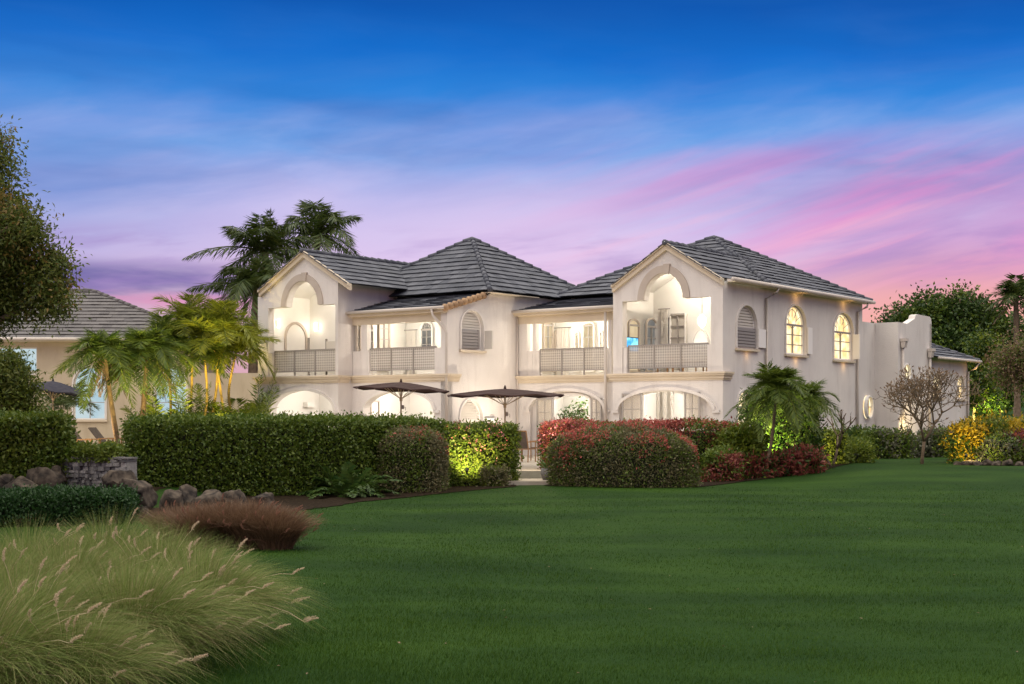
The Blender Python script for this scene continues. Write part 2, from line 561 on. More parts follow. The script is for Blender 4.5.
def tiles(mb, under, poly, course=.37, tw=.40, gap=.040, th=.022):
    """poly: 3-D convex roof plane whose first two points are the eave"""
    P = [Vector(q) for q in poly]
    e = (P[1] - P[0]).normalized()
    nrm = e.cross(P[2] - P[0]).normalized()
    if nrm.z < 0: nrm = -nrm
    s = nrm.cross(e)
    if s.z < 0: s = -s
    q2 = [((q - P[0]).dot(e), (q - P[0]).dot(s)) for q in P]
    under.face([tuple(q + nrm * .0) for q in P])
    smax = max(q[1] for q in q2)
    k = 0
    while k * course < smax - .02:
        s0, s1 = k * course, min((k + 1) * course + .03, smax + .01)
        c1 = clip(clip(q2, 1, s0, True), 1, s1, False)
        k += 1
        if len(c1) < 3: continue
        t0, t1 = min(q[0] for q in c1), max(q[0] for q in c1)
        j = math.floor(t0 / tw) - 1
        off = (k % 2) * tw / 2
        while j * tw + off < t1:
            c = clip(clip(c1, 0, j * tw + off, True), 0, j * tw + off + tw - .005, False)
            j += 1
            if len(c) < 3: continue
            lift = random.uniform(-.011, .011)
            top = []
            for (t_, s_) in c:
                h = .012 + (gap + lift) * (1 - (s_ - s0) / course)
                top.append(P[0] + e * t_ + s * s_ + nrm * h)
            iT = [mb.pt(*q) for q in top]
            iB = [mb.pt(*(q - nrm * th)) for q in top]
            mb.f.append(iT)
            mb.f.append(iB[::-1])
            for a_ in range(len(iT)):
                b_ = (a_ + 1) % len(iT)
                mb.f.append([iT[a_], iB[a_], iB[b_], iT[b_]])


def ridge_caps(mb, a, b, r=.10, step=.38):
    a, b = Vector(a), Vector(b)
    L = (b - a).length
    n_ = max(1, int(L / step))
    for i in range(n_):
        p_, q_ = a.lerp(b, i / n_), a.lerp(b, (i + 1.05) / n_)
        mb.tube([p_ + Vector((0, 0, .03)), q_ + Vector((0, 0, .005))], [r, r * .82], 8)


def hip_roof(u0, u1, v0, v1, ze, apex, name='roof', m='tile', ridge=None, along_v=False):
    mb, un, rc = MB(), MB(), MB()
    c = [(u0, v0, ze), (u1, v0, ze), (u1, v1, ze), (u0, v1, ze)]
    r0, r1 = (apex, apex) if ridge is None else ridge
    pl = [(c[0], c[1], r1, r0), (c[1], c[2], r1), (c[2], c[3], r0, r1), (c[3], c[0], r0)]
    if ridge is None: pl = [(c[0], c[1], apex), (c[1], c[2], apex), (c[2], c[3], apex), (c[3], c[0], apex)]
    if along_v: pl = [(c[1], c[2], r1, r0), (c[2], c[3], r1), (c[3], c[0], r0, r1)]
    for q in pl: tiles(mb, un, q)
    for q, r_ in zip(c, (r0, r1, r1, r0)) if not along_v else ((c[2], r1), (c[3], r1)): ridge_caps(rc, q, r_)
    if ridge is not None: ridge_caps(rc, r0, r1)
    o = mb.build(name, m, villa_now)
    un.build('underlay', 'under', o)
    rc.build('ridge_tile', m, o, True)
    return o


villa_now = villa
ZR = 6.25
hip_roof(-16.38, -8.50, -1.69, 6.19, ZR, (-12.44, 2.25, 8.80))
hip_roof(-8.96, .32, 2.74, 12.02, 6.30, (-4.32, 7.38, 8.76))


def gable_roof(uc, half, zr, ze, v0, v1):
    mb, un, rc = MB(), MB(), MB()
    tiles(mb, un, [(uc + half, v0, ze), (uc + half, v1, ze), (uc, v1, zr), (uc, v0, zr)])
    tiles(mb, un, [(uc - half, v0, ze), (uc - half, v1, ze), (uc, v1, zr), (uc, v0, zr)])
    ridge_caps(rc, (uc, v0, zr), (uc, v1, zr))
    o = mb.build('gable_roof', 'tile', villa)
    un.build('underlay', 'under', o)
    rc.build('ridge_tile', 'tile', o, True)


UCL, ZRL, ZEL = hu(302.8, VL - .13), 7.84, 6.50
HL = (hu(348.7, VL - .13) - hu(258, VL - .13)) / 2 - .06
UCR, ZRR, ZER = hu(665.6, -.13), 7.62, 6.30
HR = (hu(723.8, -.13) - hu(613, -.13)) / 2 - .06
gable_roof(UCL, HL, ZRL, ZEL, VL - .22, 3.0)
gable_roof(UCR, HR, ZRR, ZER, -.22, 6.2)


def lean_roof(u0, u1, v0, z0, v1, z1):
    mb, un = MB(), MB()
    tiles(mb, un, [(u0, v0, z0), (u1, v0, z0), (u1, v1, z1), (u0, v1, z1)])
    o = mb.build('lean_to_roof', 'tile', villa)
    un.build('underlay', 'under', o)
    return o


lean_roof(UL1 - .05, UM + .12, V1 - .22, 5.52, -1.3, 6.18)
lean_roof(UM - .1, -4.36, V2 - .22, 5.60, 3.3, 6.24)
# tan tile ends up the open side of the lean-to roof
vt = MB()
for k in range(9):
    v0_ = V1 - .2 + k * .27
    z0_ = 5.50 + (v0_ - V1 + .2) * .26
    a_ = UM + .02
    vt.tube([(a_, v0_, z0_), (a_ + .14, v0_ + .02, z0_ + .0)], [.13, .115], 10)
vt.build('verge_tile', 'verge', villa, True)


# --- walls
def wall(xf, outer, holes, th, name='wall', m='stucco', par=None):
    return MB(xf).poly(outer, holes, -th, 0).build(name, m, par or villa)


def trim_ell(xf, a0, a1, zs, rise, w, d=.06, name='arch_moulding', m='stucco', legs=0.0, par=None):
    i = ell(a0, a1, zs, rise, 24)
    o = ell(a0 - w, a1 + w, zs, rise + w, 24)
    if legs:
        i = [(a1, zs - legs)] + i + [(a0, zs - legs)]
        o = [(a1 + w, zs - legs)] + o + [(a0 - w, zs - legs)]
    return MB(xf).strip(i, o, -.02, d).build(name, m, par or villa)


def wing(u0, u1, vf, uc, half, zr, ze, po, pa, py_arch_top, y_rect, floor_z, garch):
    """gable-fronted wing: po = px of the opening, pa = px of the arch above it"""
    xf = front(vf)
    pitch = (zr - ze) / half
    zt = lambda u: zr - .10 - pitch * abs(u - uc)
    outer = [(u0, -.3), (u1, -.3), (u1, zt(u1)), (uc, zr - .10), (u0, zt(u0))]
    oL, oR = hu(po[0], vf), hu(po[1], vf)
    aL, aR = hu(pa[0], vf), hu(pa[1], vf)
    zr_ = hz(y_rect, (oL + oR) / 2, vf)
    rise = min(hz(py_arch_top, uc, vf), zr - .62) - zr_
    op = [(oL, floor_z + .02), (oR, floor_z + .02), (oR, zr_), (aR, zr_)] + ell(aL, aR, zr_, rise)[1:-1] + [(aL, zr_), (oL, zr_)]
    gL, gR = hu(garch[0], vf), hu(garch[1], vf)
    gs, gt = garch[2], garch[3]
    wall(xf, outer, [op, arch(gL, gR, -.2, gs, gt - gs, 24)], .30)
    # band round the upper arch with its key stone
    w = .26
    bo = trim_ell(xf, aL, aR, zr_ + .01, rise, w, .05, 'arch_band', 'band')
    MB(xf).poly([(uc - .09, zr_ + rise - .01), (uc + .09, zr_ + rise - .01), (uc + .13, zr_ + rise + w + .05), (uc - .13, zr_ + rise + w + .05)], (), .0, .09).build('key_stone', 'band', bo)
    # moulding over the ground floor arch
    trim_ell(xf, gL, gR, gs, gt - gs, .11, .09)
    for q in (gL, gR):
        s_ = -1 if q == gL else 1
        MB(xf).box(min(q, q + s_ * .26), max(q, q + s_ * .26), -.02, .07, gs - .10, gs).build('impost', 'stucco', villa)
    # rake boards
    h = half + .06
    for s_ in (-1, 1):
        r_ = MB(xf)
        p_ = [(uc, zr + .02), (uc + s_ * h, zr + .02 - pitch * h), (uc + s_ * h, zr - .20 - pitch * h), (uc, zr - .22)]
        r_.poly(p_, (), .0, .13)
        p_ = [(uc, zr + .05), (uc + s_ * h, zr + .05 - pitch * h), (uc + s_ * h, zr - .04 - pitch * h), (uc, zr - .04)]
        r_.poly(p_, (), .13, .20)
        r_.build('rake_board', 'cream', villa)
    return oL, oR, zr_, gL, gR


L_ = wing(UL0, UL1, VL, UCL, HL, ZRL, ZEL, (268.4, 335.3), (286.5, 318.5), 281.0, 306.0, FL, (270.8, 334.5, 1.92, 2.66))
R_ = wing(-4.33, 0, 0, UCR, HR, ZRR, ZER, (622.4, 710.9), (644.4, 683.4), 273.0, 299.0, FL, (619.0, 713.0, 1.92, 2.60))

ZUL = ZRL - .03 - (ZRL - ZEL) / HL * (UL1 - UCL)
# right return of the left wing, outer walls that close the house
wall(side(UL1), [(VL + .3, -.3), (V1 + .3, -.3), (V1 + .3, 5.0), (-1.2, 5.0), (-1.2, ZUL), (VL + .3, ZUL)], (), .28)
wall(side(UL0 + .28), [(VL + .3, -.3), (6.0, -.3), (6.0, 6.3), (VL + .3, 6.3)], (), .28)
wall(front(6.2), [(UL0, -.3), (UM - 0.3, -.3), (UM - .3, 6.2), (UL0, 6.2)], (), .25)
wall(front(11.55), [(-8.6, -.3), (-.29, -.3), (-.29, 6.3), (-8.6, 6.3)], (), .25)
wall(side(-8.35), [(3.45, -.3), (11.54, -.3), (11.54, 6.3), (3.45, 6.3)], (), .25)

# right side wall of the right wing, windows cut through
def side_win_spec(pxl, pxr, py_sill, py_imp, py_top, u):
    a0, a1 = hv(pxl, u), hv(pxr, u)
    c = (a0 + a1) / 2
    return a0, a1, hz(py_sill, u, c), hz(py_imp, u, c), hz(py_top, u, c)
SW = [side_win_spec(736.5, 756.5, 348.5, 326.5, 305.5, 0), side_win_spec(785.5, 805.5, 354.5, 324.8, 305.5, 0), side_win_spec(833.5, 853, 360, 332.2, 313, 0)]
GW = [side_win_spec(737, 752, 428, 407, 391, 0), side_win_spec(804, 818.5, 437, 417, 404, 0)]
H = []
for a0, a1, zs, zi, zt_ in SW + GW:
    H.append(arch(a0, a1, zs, zi, zt_ - zi))
zA0 = hz(322, .975, 13.1) - .01
wall(side(0), [(.3, -.3), (13.1, -.3), (13.1, zA0), (11.8, zA0), (11.8, 6.34), (.3, 6.34)], H, .28)

# right wall of the middle block: it also closes the first loggia
mwA = (hv(460.8, UM), hv(483.0, UM))
MW = (mwA[0], mwA[1], hz(350, UM, sum(mwA) / 2), hz(328.5, UM, sum(mwA) / 2), hz(310.5, UM, sum(mwA) / 2))
mgA = (hv(460.0, UM), hv(482.0, UM))
MG = (mgA[0], mgA[1], .95, hz(417.5, UM, sum(mgA) / 2), hz(400, UM, sum(mgA) / 2))
wall(side(UM), [(V1, -.3), (V2 + .3, -.3), (V2 + 3, -.3), (V2 + 3, 6.22), (-1.35, 6.22), (-1.35, 6.12), (V1, 5.48)],
     [arch(MW[0], MW[1], MW[2], MW[3], MW[4] - MW[3]), arch(MG[0], MG[1], MG[2], MG[3], MG[4] - MG[3])], .28)

# loggia fronts: ground floor wall with a wide arch; upper floor is a beam on piers
def loggia(u0, u1, vf, eave, gar, piers):
    xf = front(vf)
    gL, gR = hu(gar[0], vf), hu(gar[1], vf)
    wall(xf, [(u0, -.3), (u1, -.3), (u1, FL - .01), (u0, FL - .01)], [arch(gL, gR, -.2, gar[2], gar[3] - gar[2], 24)], .30)
    trim_ell(xf, gL, gR, gar[2], gar[3] - gar[2], .11, .09)
    for q, s_ in ((gL, -1), (gR, 1)):
        MB(xf).box(min(q, q + s_ * .26), max(q, q + s_ * .26), -.02, .07, gar[2] - .10, gar[2]).build('impost', 'stucco', villa)
    MB(xf).box(u0 + .002, u1 - .29, -.24, -.02, eave - .42, eave - .05).build('beam', 'cream', villa)
    MB(xf).box(u0 - .04, u1 + .04, -.02, .20, eave - .13, eave - .02).box(u0 - .04, u1 + .04, .12, .24, eave - .05, eave + .03).build('eaves_board', 'cream', villa)
    for a, b, zt_ in piers:
        MB(xf).box(hu(a, vf), hu(b, vf), -.24, -.03, FL, zt_).build('pier', 'stucco', villa)
    return gL, gR


PZ = 4.12
G1 = loggia(UL1, UM, V1, 5.48, (364.5, 434.2, 1.92, 2.60), [(360.5, 366.5, 5.1), (352.4, 360.3, PZ - .02), (366.7, 368.6, PZ), (434.0, 441.0, PZ), (441.2, 444.0, 5.1)])
G2 = loggia(UM, -4.33, V2, 5.56, (530.0, 604.0, 1.95, 2.62), [(518.0, 526.5, 5.2), (532.0, 535.4, 5.2), (526.7, 531.8, PZ), (535.6, 538.5, PZ), (604.5, 607.5, PZ), (607.7, 611.0, 5.2)])

# --- cornice between the floors
def cornice(xf, a0, a1, ret0=.0, ret1=.0):
    mb = MB(xf)
    for d, z0, z1 in ((.04, 2.93, 2.98), (.07, 2.98, 3.08), (.12, 3.08, 3.14), (.15, 3.14, 3.20)):
        mb.box(a0 - d * ret0, a1 + d * ret1, -.01, d, z0, z1)
    return mb.build('cornice', 'cream', villa)


cornice(front(VL), UL0, UL1, 1, 1)
cornice(side(UL1), VL + .02, V1 - .2)
cornice(front(V1), UL1 + .02, UM, 0, 1)
cornice(side(UM), V1 + .02, hv(458.5, UM))
cornice(front(V2), UM + .02, -4.35)
cornice(front(0), -4.33, 0, 1, 1)
cornice(side(0), .02, .55)


# --- rooms behind the openings
def room(u0, u1, v0, v1, z0, z1, m='inner', gable=None, cut_left=False):
    mb = MB()
    t_ = .08
    if gable:
        gz_ = lambda u: gable[2] - gable[1] * abs(u - gable[0]) + .03
        mb.xf = front(v1)
        mb.poly([(u0 - t_, z0 - t_), (u1 + t_, z0 - t_), (u1 + t_, gz_(u1 + t_)), (gable[0], gable[2] + .03), (u0 - t_, gz_(u0 - t_))], (), -t_, 0)
        mb.xf = None
        z1 = gz_(u0 - t_) - .01
    else:
        mb.box(u0 - t_, u1 + t_, v1, v1 + t_, z0 - t_, z1 + t_)
    if not cut_left: mb.box(u0 - t_, u0, v0, v1 - .003, z0, z1)
    mb.box(u1, u1 + t_, v0, v1 - .003, z0, z1)
    mb.box(u0 - t_, u1 + t_, v0, v1 - .003, z0 - t_, z0 - .002)
    if gable:
        uc, pitch, zt_ = gable
        for s_ in (-1, 1):
            ue = u0 - t_ if s_ < 0 else u1 + t_
            ze_ = zt_ - pitch * abs(ue - uc)
            mb.face([(uc, v0, zt_), (ue, v0, ze_), (ue, v1, ze_), (uc, v1, zt_)])
            mb.face([(uc, v0, zt_ + .05), (uc, v1, zt_ + .05), (ue, v1, ze_ + .05), (ue, v0, ze_ + .05)])
    else:
        mb.box(u0 - t_, u1 + t_, v0, v1 - .003, z1 + .002, z1 + t_)
    return mb.build('room_wall', m, villa)


RD = 2.5
room(UL0 + .30, UL1 - .30, VL + .302, VL + RD, FL, 6.3, gable=(UCL, .56, ZRL - .20))
room(UL1 + .02, UM - .30, V1 + .302, V1 + RD + .5, FL, 5.30)
room(UM + .02, -4.36, V2 + .302, V2 + RD, FL, 5.40)
room(-4.30 + .02, -.30, .302, RD + .18, FL, 6.1, gable=(UCR, .54, ZRR - .20))
for (a, b, vf, dp) in ((UL0 + .30, UL1 - .30, VL, 3.0), (UL1 + .02, UM - .30, V1, 3.2), (UM + .02, -4.42, V2, 3.0), (-4.28, -.30, 0, 3.2)):
    room(a, b, vf + .302, vf + dp, TZ + .02, 2.98, 'white')

# lamps of the rooms (each hangs under its ceiling)
WARM = (1, .92, .80)
def ceiling_lamp(u, v, z, w, col=WARM):
    o = MB().tube([(u, v, z - .02), (u, v, z - .10)], [.16, .12], 12).build('ceiling_lamp', 'glow', villa, True)
    lamp('room_lamp', (u, v, z - .32), w, col, .15, villa)


ceiling_lamp(UCL, VL + 1.2, 7.3, 155)
ceiling_lamp(-12.2, V1 + 1.4, 5.28, 105); ceiling_lamp(-10.1, V1 + 1.4, 5.28, 105)
ceiling_lamp(-7.6, V2 + 1.2, 5.38, 95); ceiling_lamp(-5.4, V2 + 1.2, 5.38, 95)
ceiling_lamp(UCR, 1.6, 7.1, 185)
NEUT = (1, .93, .84)
for u, v, w in ((UCL, VL + 1.4, 165), (-12.1, V1 + 1.4, 95), (-10.2, V1 + 1.4, 95), (-6.6, V2 + 1.3, 210), (UCR, 1.4, 220)):
    ceiling_lamp(u, v, 2.96, w, NEUT)

# --- balcony railings: three framed mesh panels
def railing(pxl, pxr, vf, d=-.12):
    a0, a1 = hu(pxl, vf), hu(pxr, vf)
    xf = front(vf)
    o = MB(xf)
    o.box(a0, a1, d - .025, d + .025, 4.14, 4.19)
    o.box(a0, a1, d - .02, d + .02, 3.36, 3.40)
    for k in range(4):
        a = a0 + (a1 - a0) * k / 3
        o.box(a - .022, a + .022, d - .03, d + .03, FL, 4.14 if k in (0, 3) else 4.139)
    r_ = o.build('railing', 'metal', villa)
    for k in range(3):
        q0, q1 = a0 + (a1 - a0) * k / 3 + .024, a0 + (a1 - a0) * (k + 1) / 3 - .024
        MB(xf).box(q0, q1, d - .004, d + .004, 3.40, 4.139).build('mesh_panel', 'screen', r_)


railing(272.5, 334, VL)
railing(367.8, 434, V1)
railing(538.3, 605, V2)
railing(626.5, 706.5, 0)
for pxs, vf in (((268.6, 272.2), VL), ((622.8, 626.2), 0), ((706.8, 710.7), 0)):
    MB(front(vf)).box(hu(pxs[0], vf), hu(pxs[1], vf), -.24, -.03, FL + .02, PZ).build('pier', 'stucco', villa)


# --- windows and doors
def fan_window(xf, spec, pane, rec=.14, louver=False, leaf=None, trim=True, grid=(2, 3), fan=True, frame='white', sill=True):
    a0, a1, zs, zi, zt_ = spec
    rise = zt_ - zi
    w = .055
    o = MB(xf).strip([(a1 - w, zs + w)] + ell(a0 + w, a1 - w, zi, rise - w) + [(a0 + w, zs + w), (a1 - w, zs + w)],
                     [(a1 - .002, zs + .002)] + ell(a0 + .002, a1 - .002, zi, rise - .002) + [(a0 + .002, zs + .002), (a1 - .002, zs + .002)], -rec - .02, -rec + .05).build('window', frame, villa)
    MB(xf).poly(arch(a0 + .01, a1 - .01, zs + .01, zi, rise - .01), (), -rec - .05, -rec - .025).build('pane', pane, o)
    mt = MB(xf)
    c = (a0 + a1) / 2
    mt.box(a0 + w, a1 - w, -rec - .02, -rec + .055, zi - .04, zi + .03)
    if louver:
        k = zi + .05
        while k < zt_ - .06:
            f = math.sqrt(max(0, 1 - ((k - zi) / rise) ** 2)) * (a1 - a0) / 2 - w
            if f > .03: mt.box(c - f, c + f, -rec - .02, -rec + .045, k, k + .075)
            k += .10
    elif fan:
        rr = (a1 - a0) * .20
        for ang in (30, 60, 90, 120, 150):
            x, z = math.cos(R(ang)), math.sin(R(ang))
            mt.tube([(c + x * rr, -rec, zi + z * rr * .9), (c + x * (a1 - a0) * .48, -rec, zi + z * (rise - .03))], .013, 4)
        mt.tube([(c + rr * math.cos(k * .3927), -rec, zi + rise * .33 + rr * math.sin(k * .3927)) for k in range(17)], .013, 4, False)
    if grid and not louver:
        nx_, nz_ = grid
        for k in range(1, nx_):
            a = a0 + (a1 - a0) * k / nx_
            mt.box(a - .017, a + .017, -rec - .02, -rec + .04, zs + w, zi - .04)
        for k in range(1, nz_):
            z = zs + (zi - zs) * k / nz_
            mt.box(a0 + w, a1 - w, -rec - .02, -rec + .036, z - .015, z + .015)
    mt.build('muntin', 'louver' if louver else 'muntin', o)
    if sill:
        MB(xf).box(a0 - .10, a1 + .10, -.02, .10, zs - .09, zs - .01).build('sill', 'cream', o)
    if trim:
        trim_ell(xf, a0 - .002, a1 + .002, zi, rise, .07, .045, 'window_moulding', 'stucco', zi - zs, o)
    if leaf:
        for (al, wl) in leaf:
            MB(xf).box(al, al + .05, .0, wl, zs + .06, zi - .05).build('casement', 'white', o)
    return o


def shutter_board(o, xf, spec, d):
    a0, a1, zs, zi, zt_ = spec
    mb = MB(xf)
    n_ = 6
    mb.box(a0 + .02, a0 + .09, d, d + .05, zs + .05, zi - .04).box(a1 - .09, a1 - .02, d, d + .05, zs + .05, zi - .04)
    for k in range(n_):
        z = zs + .06 + (zi - zs - .12) * k / n_
        mb.box(a0 + .09, a1 - .09, d + .005, d + .045, z, z + (zi - zs - .12) / n_ - .025)
    mb.box(a0 + .09, a1 - .09, d, d + .004, zs + .05, zi - .04)
    mb.build('shutter', 'shutter', o)


xs0 = side(0)
o = fan_window(xs0, SW[0], 'louver', louver=True, grid=None)
shutter_board(o, xs0, SW[0], -.06)
MB(xs0).poly([(SW[0][1] + .02, SW[0][2] + .06), (SW[0][1] + .55, SW[0][2] + .06), (SW[0][1] + .55, SW[0][3] - .05), (SW[0][1] + .02, SW[0][3] - .05)], (), .05, .09).build('casement', 'white', o)
o = fan_window(xs0, SW[1], 'lit')
MB(xs0).box(SW[1][1] + .02, SW[1][1] + .40, .06, .10, SW[1][2] + .05, SW[1][3] - .05).build('casement', 'white', o)
fan_window(xs0, SW[2], 'lit', leaf=[(SW[2][1] - .01, .28)])
for s_ in GW: fan_window(xs0, s_, 'lit', grid=(2, 2))
xm = side(UM)
o = fan_window(xm, MW, 'louver', louver=True, grid=None)
shutter_board(o, xm, (MW[0], MW[1] - .2, *MW[2:]), -.04)
MB(xm).box(MW[1] + .03, MW[1] + .09, .0, .40, MW[2] + .05, MW[3] - .05).build('casement', 'louver', o)
o = fan_window(xm, MG, 'louver', louver=True, grid=None)
MB(xm).box(MG[0] + .03, MG[1] - .03, -.10, -.06, MG[2] + .03, MG[3] - .05).build('shutter', 'louver', o)
MB(xm).box(MG[1] + .03, MG[1] + .75, .04, .09, MG[2], MG[3] - .02).build('casement', 'white', o)


# doors and windows on back walls of the loggias
def back_arch(vb, pxl, pxr, py0, py1, pane, grid=(2, 4), arch_f=.5, fan=False, frame='white'):
    a0, a1 = hu(pxl, vb), hu(pxr, vb)
    c = (a0 + a1) / 2
    z0, z1 = hz(py0, c, vb), hz(py1, c, vb)
    rise = (a1 - a0) * arch_f
    return fan_window(front(vb), (a0, a1, z0, z1 - rise, z1), pane, -.08, grid=grid, fan=fan, trim=False, sill=False, frame=frame)


M['paneglow'] = emis('lit_room_beyond', (.90, .72, .45), .85, (.80, .62, .38), 2)
def side_arch(us, pxl, pxr, py0, py1, pane, grid=(2, 4), arch_f=.5, fan=False, frame='band'):
    a0, a1 = hv(pxl, us), hv(pxr, us)
    c = (a0 + a1) / 2
    z0, z1 = hz(py0, us, c), hz(py1, us, c)
    rise = (a1 - a0) * arch_f
    return fan_window(side(us), (a0, a1, z0, z1 - rise, z1), pane, -.08, grid=grid, fan=fan, trim=False, sill=False, frame=frame)


M['shutterlit'] = mat('pale_door', (.50, .46, .40), .6)
M['panedim'] = emis('dim_room_beyond', (.42, .40, .36), .6, (.30, .29, .27), 2)
vb = V1 + RD + .5
back_arch(vb, 422, 434.5, 352, 321.5, 'panedim', (2, 3), .5, True)
side_arch(UL1 + .02, 364.5, 371.5, 352, 322, 'panedim', (1, 2), .8)
side_arch(UL1 + .02, 377, 388, 371, 317, 'shutterlit', (2, 5), .08)
side_arch(UL1 + .02, 354.5, 359, 371, 317, 'shutterlit', (1, 5), .08)
vb = V2 + RD
side_arch(UM + .02, 541.5, 551, 372, 321, 'paneglow', (2, 4), .25)
side_arch(UM + .02, 553, 557, 372, 330, 'shutterlit', (1, 4), .5)
for a, b, t_ in ((584, 596, 322), (576, 581, 331), (600.5, 604.5, 331)):
    back_arch(vb, a, b, 372, t_, 'paneglow', (2, 4) if b - a > 8 else (1, 4), .25 if b - a > 8 else .6)
vb = RD + .18
side_arch(-4.28, 643.5, 655, 372, 318, 'panedim', (2, 4), .4)
side_arch(-4.28, 626, 637, 372, 319, 'paneglow', (1, 1), .3)
back_arch(vb, 671, 687.5, 372, 313, 'shutterlit', (2, 5), .08)
back_arch(vb, 693, 711, 352, 329, 'litw', (1, 1), .9)
vb = VL + RD
trim_ell(side(UL0 + .30), hv(286, UL0 + .3), hv(305, UL0 + .3), 4.75, .55, .10, .05, 'niche_moulding', 'band', 1.0)
# wall sconces in the left wing
for px, py, xf, u_, vq in ((276.8, 323.5, side(UL0 + .30), hv(276.8, UL0 + .3), None), (317.5, 327, front(vb), hu(317.5, vb), vb)):
    z_ = hz(py, u_, vb) if vq else hz(py, UL0 + .3, u_)
    s_ = MB(xf).box(u_ - .05, u_ + .05, .0, .04, z_ - .12, z_ + .12).build('wall_sconce', 'metal', villa)
    MB(xf).tube([(u_, .10, z_ - .17), (u_, .10, z_ + .17)], .055, 10).build('glass_tube', 'glow', s_)
    lamp('sconce_lamp', tuple(xf(u_, .3, z_)), 5, WARM, .05, villa)
# pendant lamp in the right wing
u_ = hu(702, 1.8); z_ = hz(320, u_, 1.8)
s_ = MB().tube([(u_, 1.8, z_ + .2), (u_, 1.8, z_ + 1.0)], .012, 6).build('pendant_lamp', 'metal', villa)
MB().tube([(u_, 1.8, z_ - .28), (u_, 1.8, z_ - .15), (u_, 1.8, z_ + .05), (u_, 1.8, z_ + .2)], [.03, .13, .15, .05], 12).build('lamp_shade', 'glow', s_, True)
u_ = hu(688, .8)
MB().tube([(u_, .8, 6.0), (u_, .8, 5.86)], [.07, .09], 10).build('spot_fitting', 'glow', villa, True)


# ground floor doors folded open
def glazed_door(xf, a0, a1, z0, z1, d, m='muntin', pane=None, name='glazed_door', grid=(2, 4)):
    mb = MB(xf)
    w = .06
    mb.box(a0, a0 + w, d, d + .04, z0, z1).box(a1 - w, a1, d, d + .04, z0, z1).box(a0 + w, a1 - w, d, d + .04, z1 - w, z1).box(a0 + w, a1 - w, d, d + .04, z0, z0 + .2)
    for k in range(1, grid[0]):
        a = a0 + (a1 - a0) * k / grid[0]
        mb.box(a - .014, a + .014, d + .005, d + .035, z0 + .2, z1 - w)
    for k in range(1, grid[1]):
        z = z0 + .2 + (z1 - w - z0 - .2) * k / grid[1]
        mb.box(a0 + w, a1 - w, d + .007, d + .033, z - .014, z + .014)
    o = mb.build(name, m, villa)
    if pane: MB(xf).box(a0 + w, a1 - w, d + .015, d + .024, z0 + .2, z1 - w).build('glass', pane, o)
    return o


g2 = bpy.data.materials.new('door_glass')
g2.use_nodes = True
g2.node_tree.nodes.clear()
n = NT(g2.node_tree)
n.add('ShaderNodeOutputMaterial', Surface=n.add('ShaderNodeMixShader', _0=.72, _1=n.add('ShaderNodeBsdfPrincipled', Base_Color=(.75, .68, .55, 1), Roughness=.15).outputs[0], _2=n.add('ShaderNodeBsdfTransparent').outputs[0]).outputs[0])
M['glass'] = g2


def infill(vf, gL, gR, gs, gt, dL, dR, dz, rise):
    """wall set back inside the wide arch, with a smaller arched doorway"""
    xf = front(vf + .16)
    wall(xf, arch(gL - .1, gR + .1, -.25, gs, gt - gs + .08, 24), [arch(dL, dR, -.2, dz, rise, 16)], .12, 'infill_wall', 'stucco')
    trim_ell(xf, dL, dR, dz, rise, .09, .05, 'door_moulding', 'white', 2.0)


dL, dR = hu(644.5, .16), hu(683.5, .16)
infill(0, R_[3], R_[4], 1.92, 2.60, dL, dR, 2.42, .12)
glazed_door(front(0), hu(622.5, -.02), hu(642.5, -.02), TZ + .03, hz(393.5, -3.5, 0), .03, 'muntin', 'glass')
glazed_door(front(0), hu(684.8, -.02), hu(700.5, -.02), TZ + .03, hz(392, -1, 0), .03, 'muntin', 'glass')
dL, dR = hu(555, V2 + .16), hu(589, V2 + .16)
infill(V2, G2[0], G2[1], 1.95, 2.62, dL, dR, 2.30, .16)
glazed_door(front(V2), hu(537.5, V2), hu(553.5, V2), TZ + .03, 2.36, .03, 'muntin', 'glass')
glazed_door(front(V2), hu(591.5, V2), hu(602.5, V2), TZ + .03, 2.36, .03, 'muntin', 'glass')
# curtains and partitions seen in the lit rooms
for k, px in enumerate((650, 657, 664, 671)):
    v_ = 2.9
    MB(front(v_)).box(hu(px, v_), hu(px + 1.6, v_), -.05, .03, TZ + .02, 2.9).build('door_post', 'cushion', villa)
glazed_door(side(UL1 + .03), hv(370, UL1 + .03), hv(379, UL1 + .03), 1.15, 2.3, .01, 'band', None, 'picture_frame', (1, 1))
# curtains drawn aside in the loggia rooms
def curtain(vb, pxl, pxr, z0, z1):
    mb = MB()
    a0, a1 = hu(pxl, vb), hu(pxr, vb)
    for k in range(24):
        f0, f1 = a0 + (a1 - a0) * k / 24, a0 + (a1 - a0) * (k + 1) / 24
        w0, w1 = .04 * math.sin(k * 1.35), .04 * math.sin((k + 1) * 1.35)
        mb.face([(f0, vb - .1 + w0, z0), (f1, vb - .1 + w1, z0), (f1, vb - .1 + w1 * .7, z1), (f0, vb - .1 + w0 * .7, z1)])
    mb.build('curtain', 'cushion', villa)
    MB().tube([(a0 - .1, vb - .1, z1 + .02), (a1 + .1, vb - .1, z1 + .02)], .02, 6).build('curtain_rail', 'metal', villa)
curtain(V1 + RD + .5, 408, 417, FL + .03, 5.0)
curtain(V2 + RD, 557, 570, FL + .03, 5.1)
curtain(RD + .18, 662, 669, FL + .03, 5.6)
# bar counter in the left ground room
mb = MB()
v_ = VL + 1.9
mb.box(hu(283, v_), hu(309, v_), v_, v_ + .6, 1.65, 1.80).box(hu(286, v_), hu(304, v_), v_ + .2, v_ + .6, 2.05, 2.25).box(hu(286, v_), hu(306, v_), v_ + .1, v_ + .6, TZ + .02, 1.65)
mb.build('bar_counter', 'white', villa)

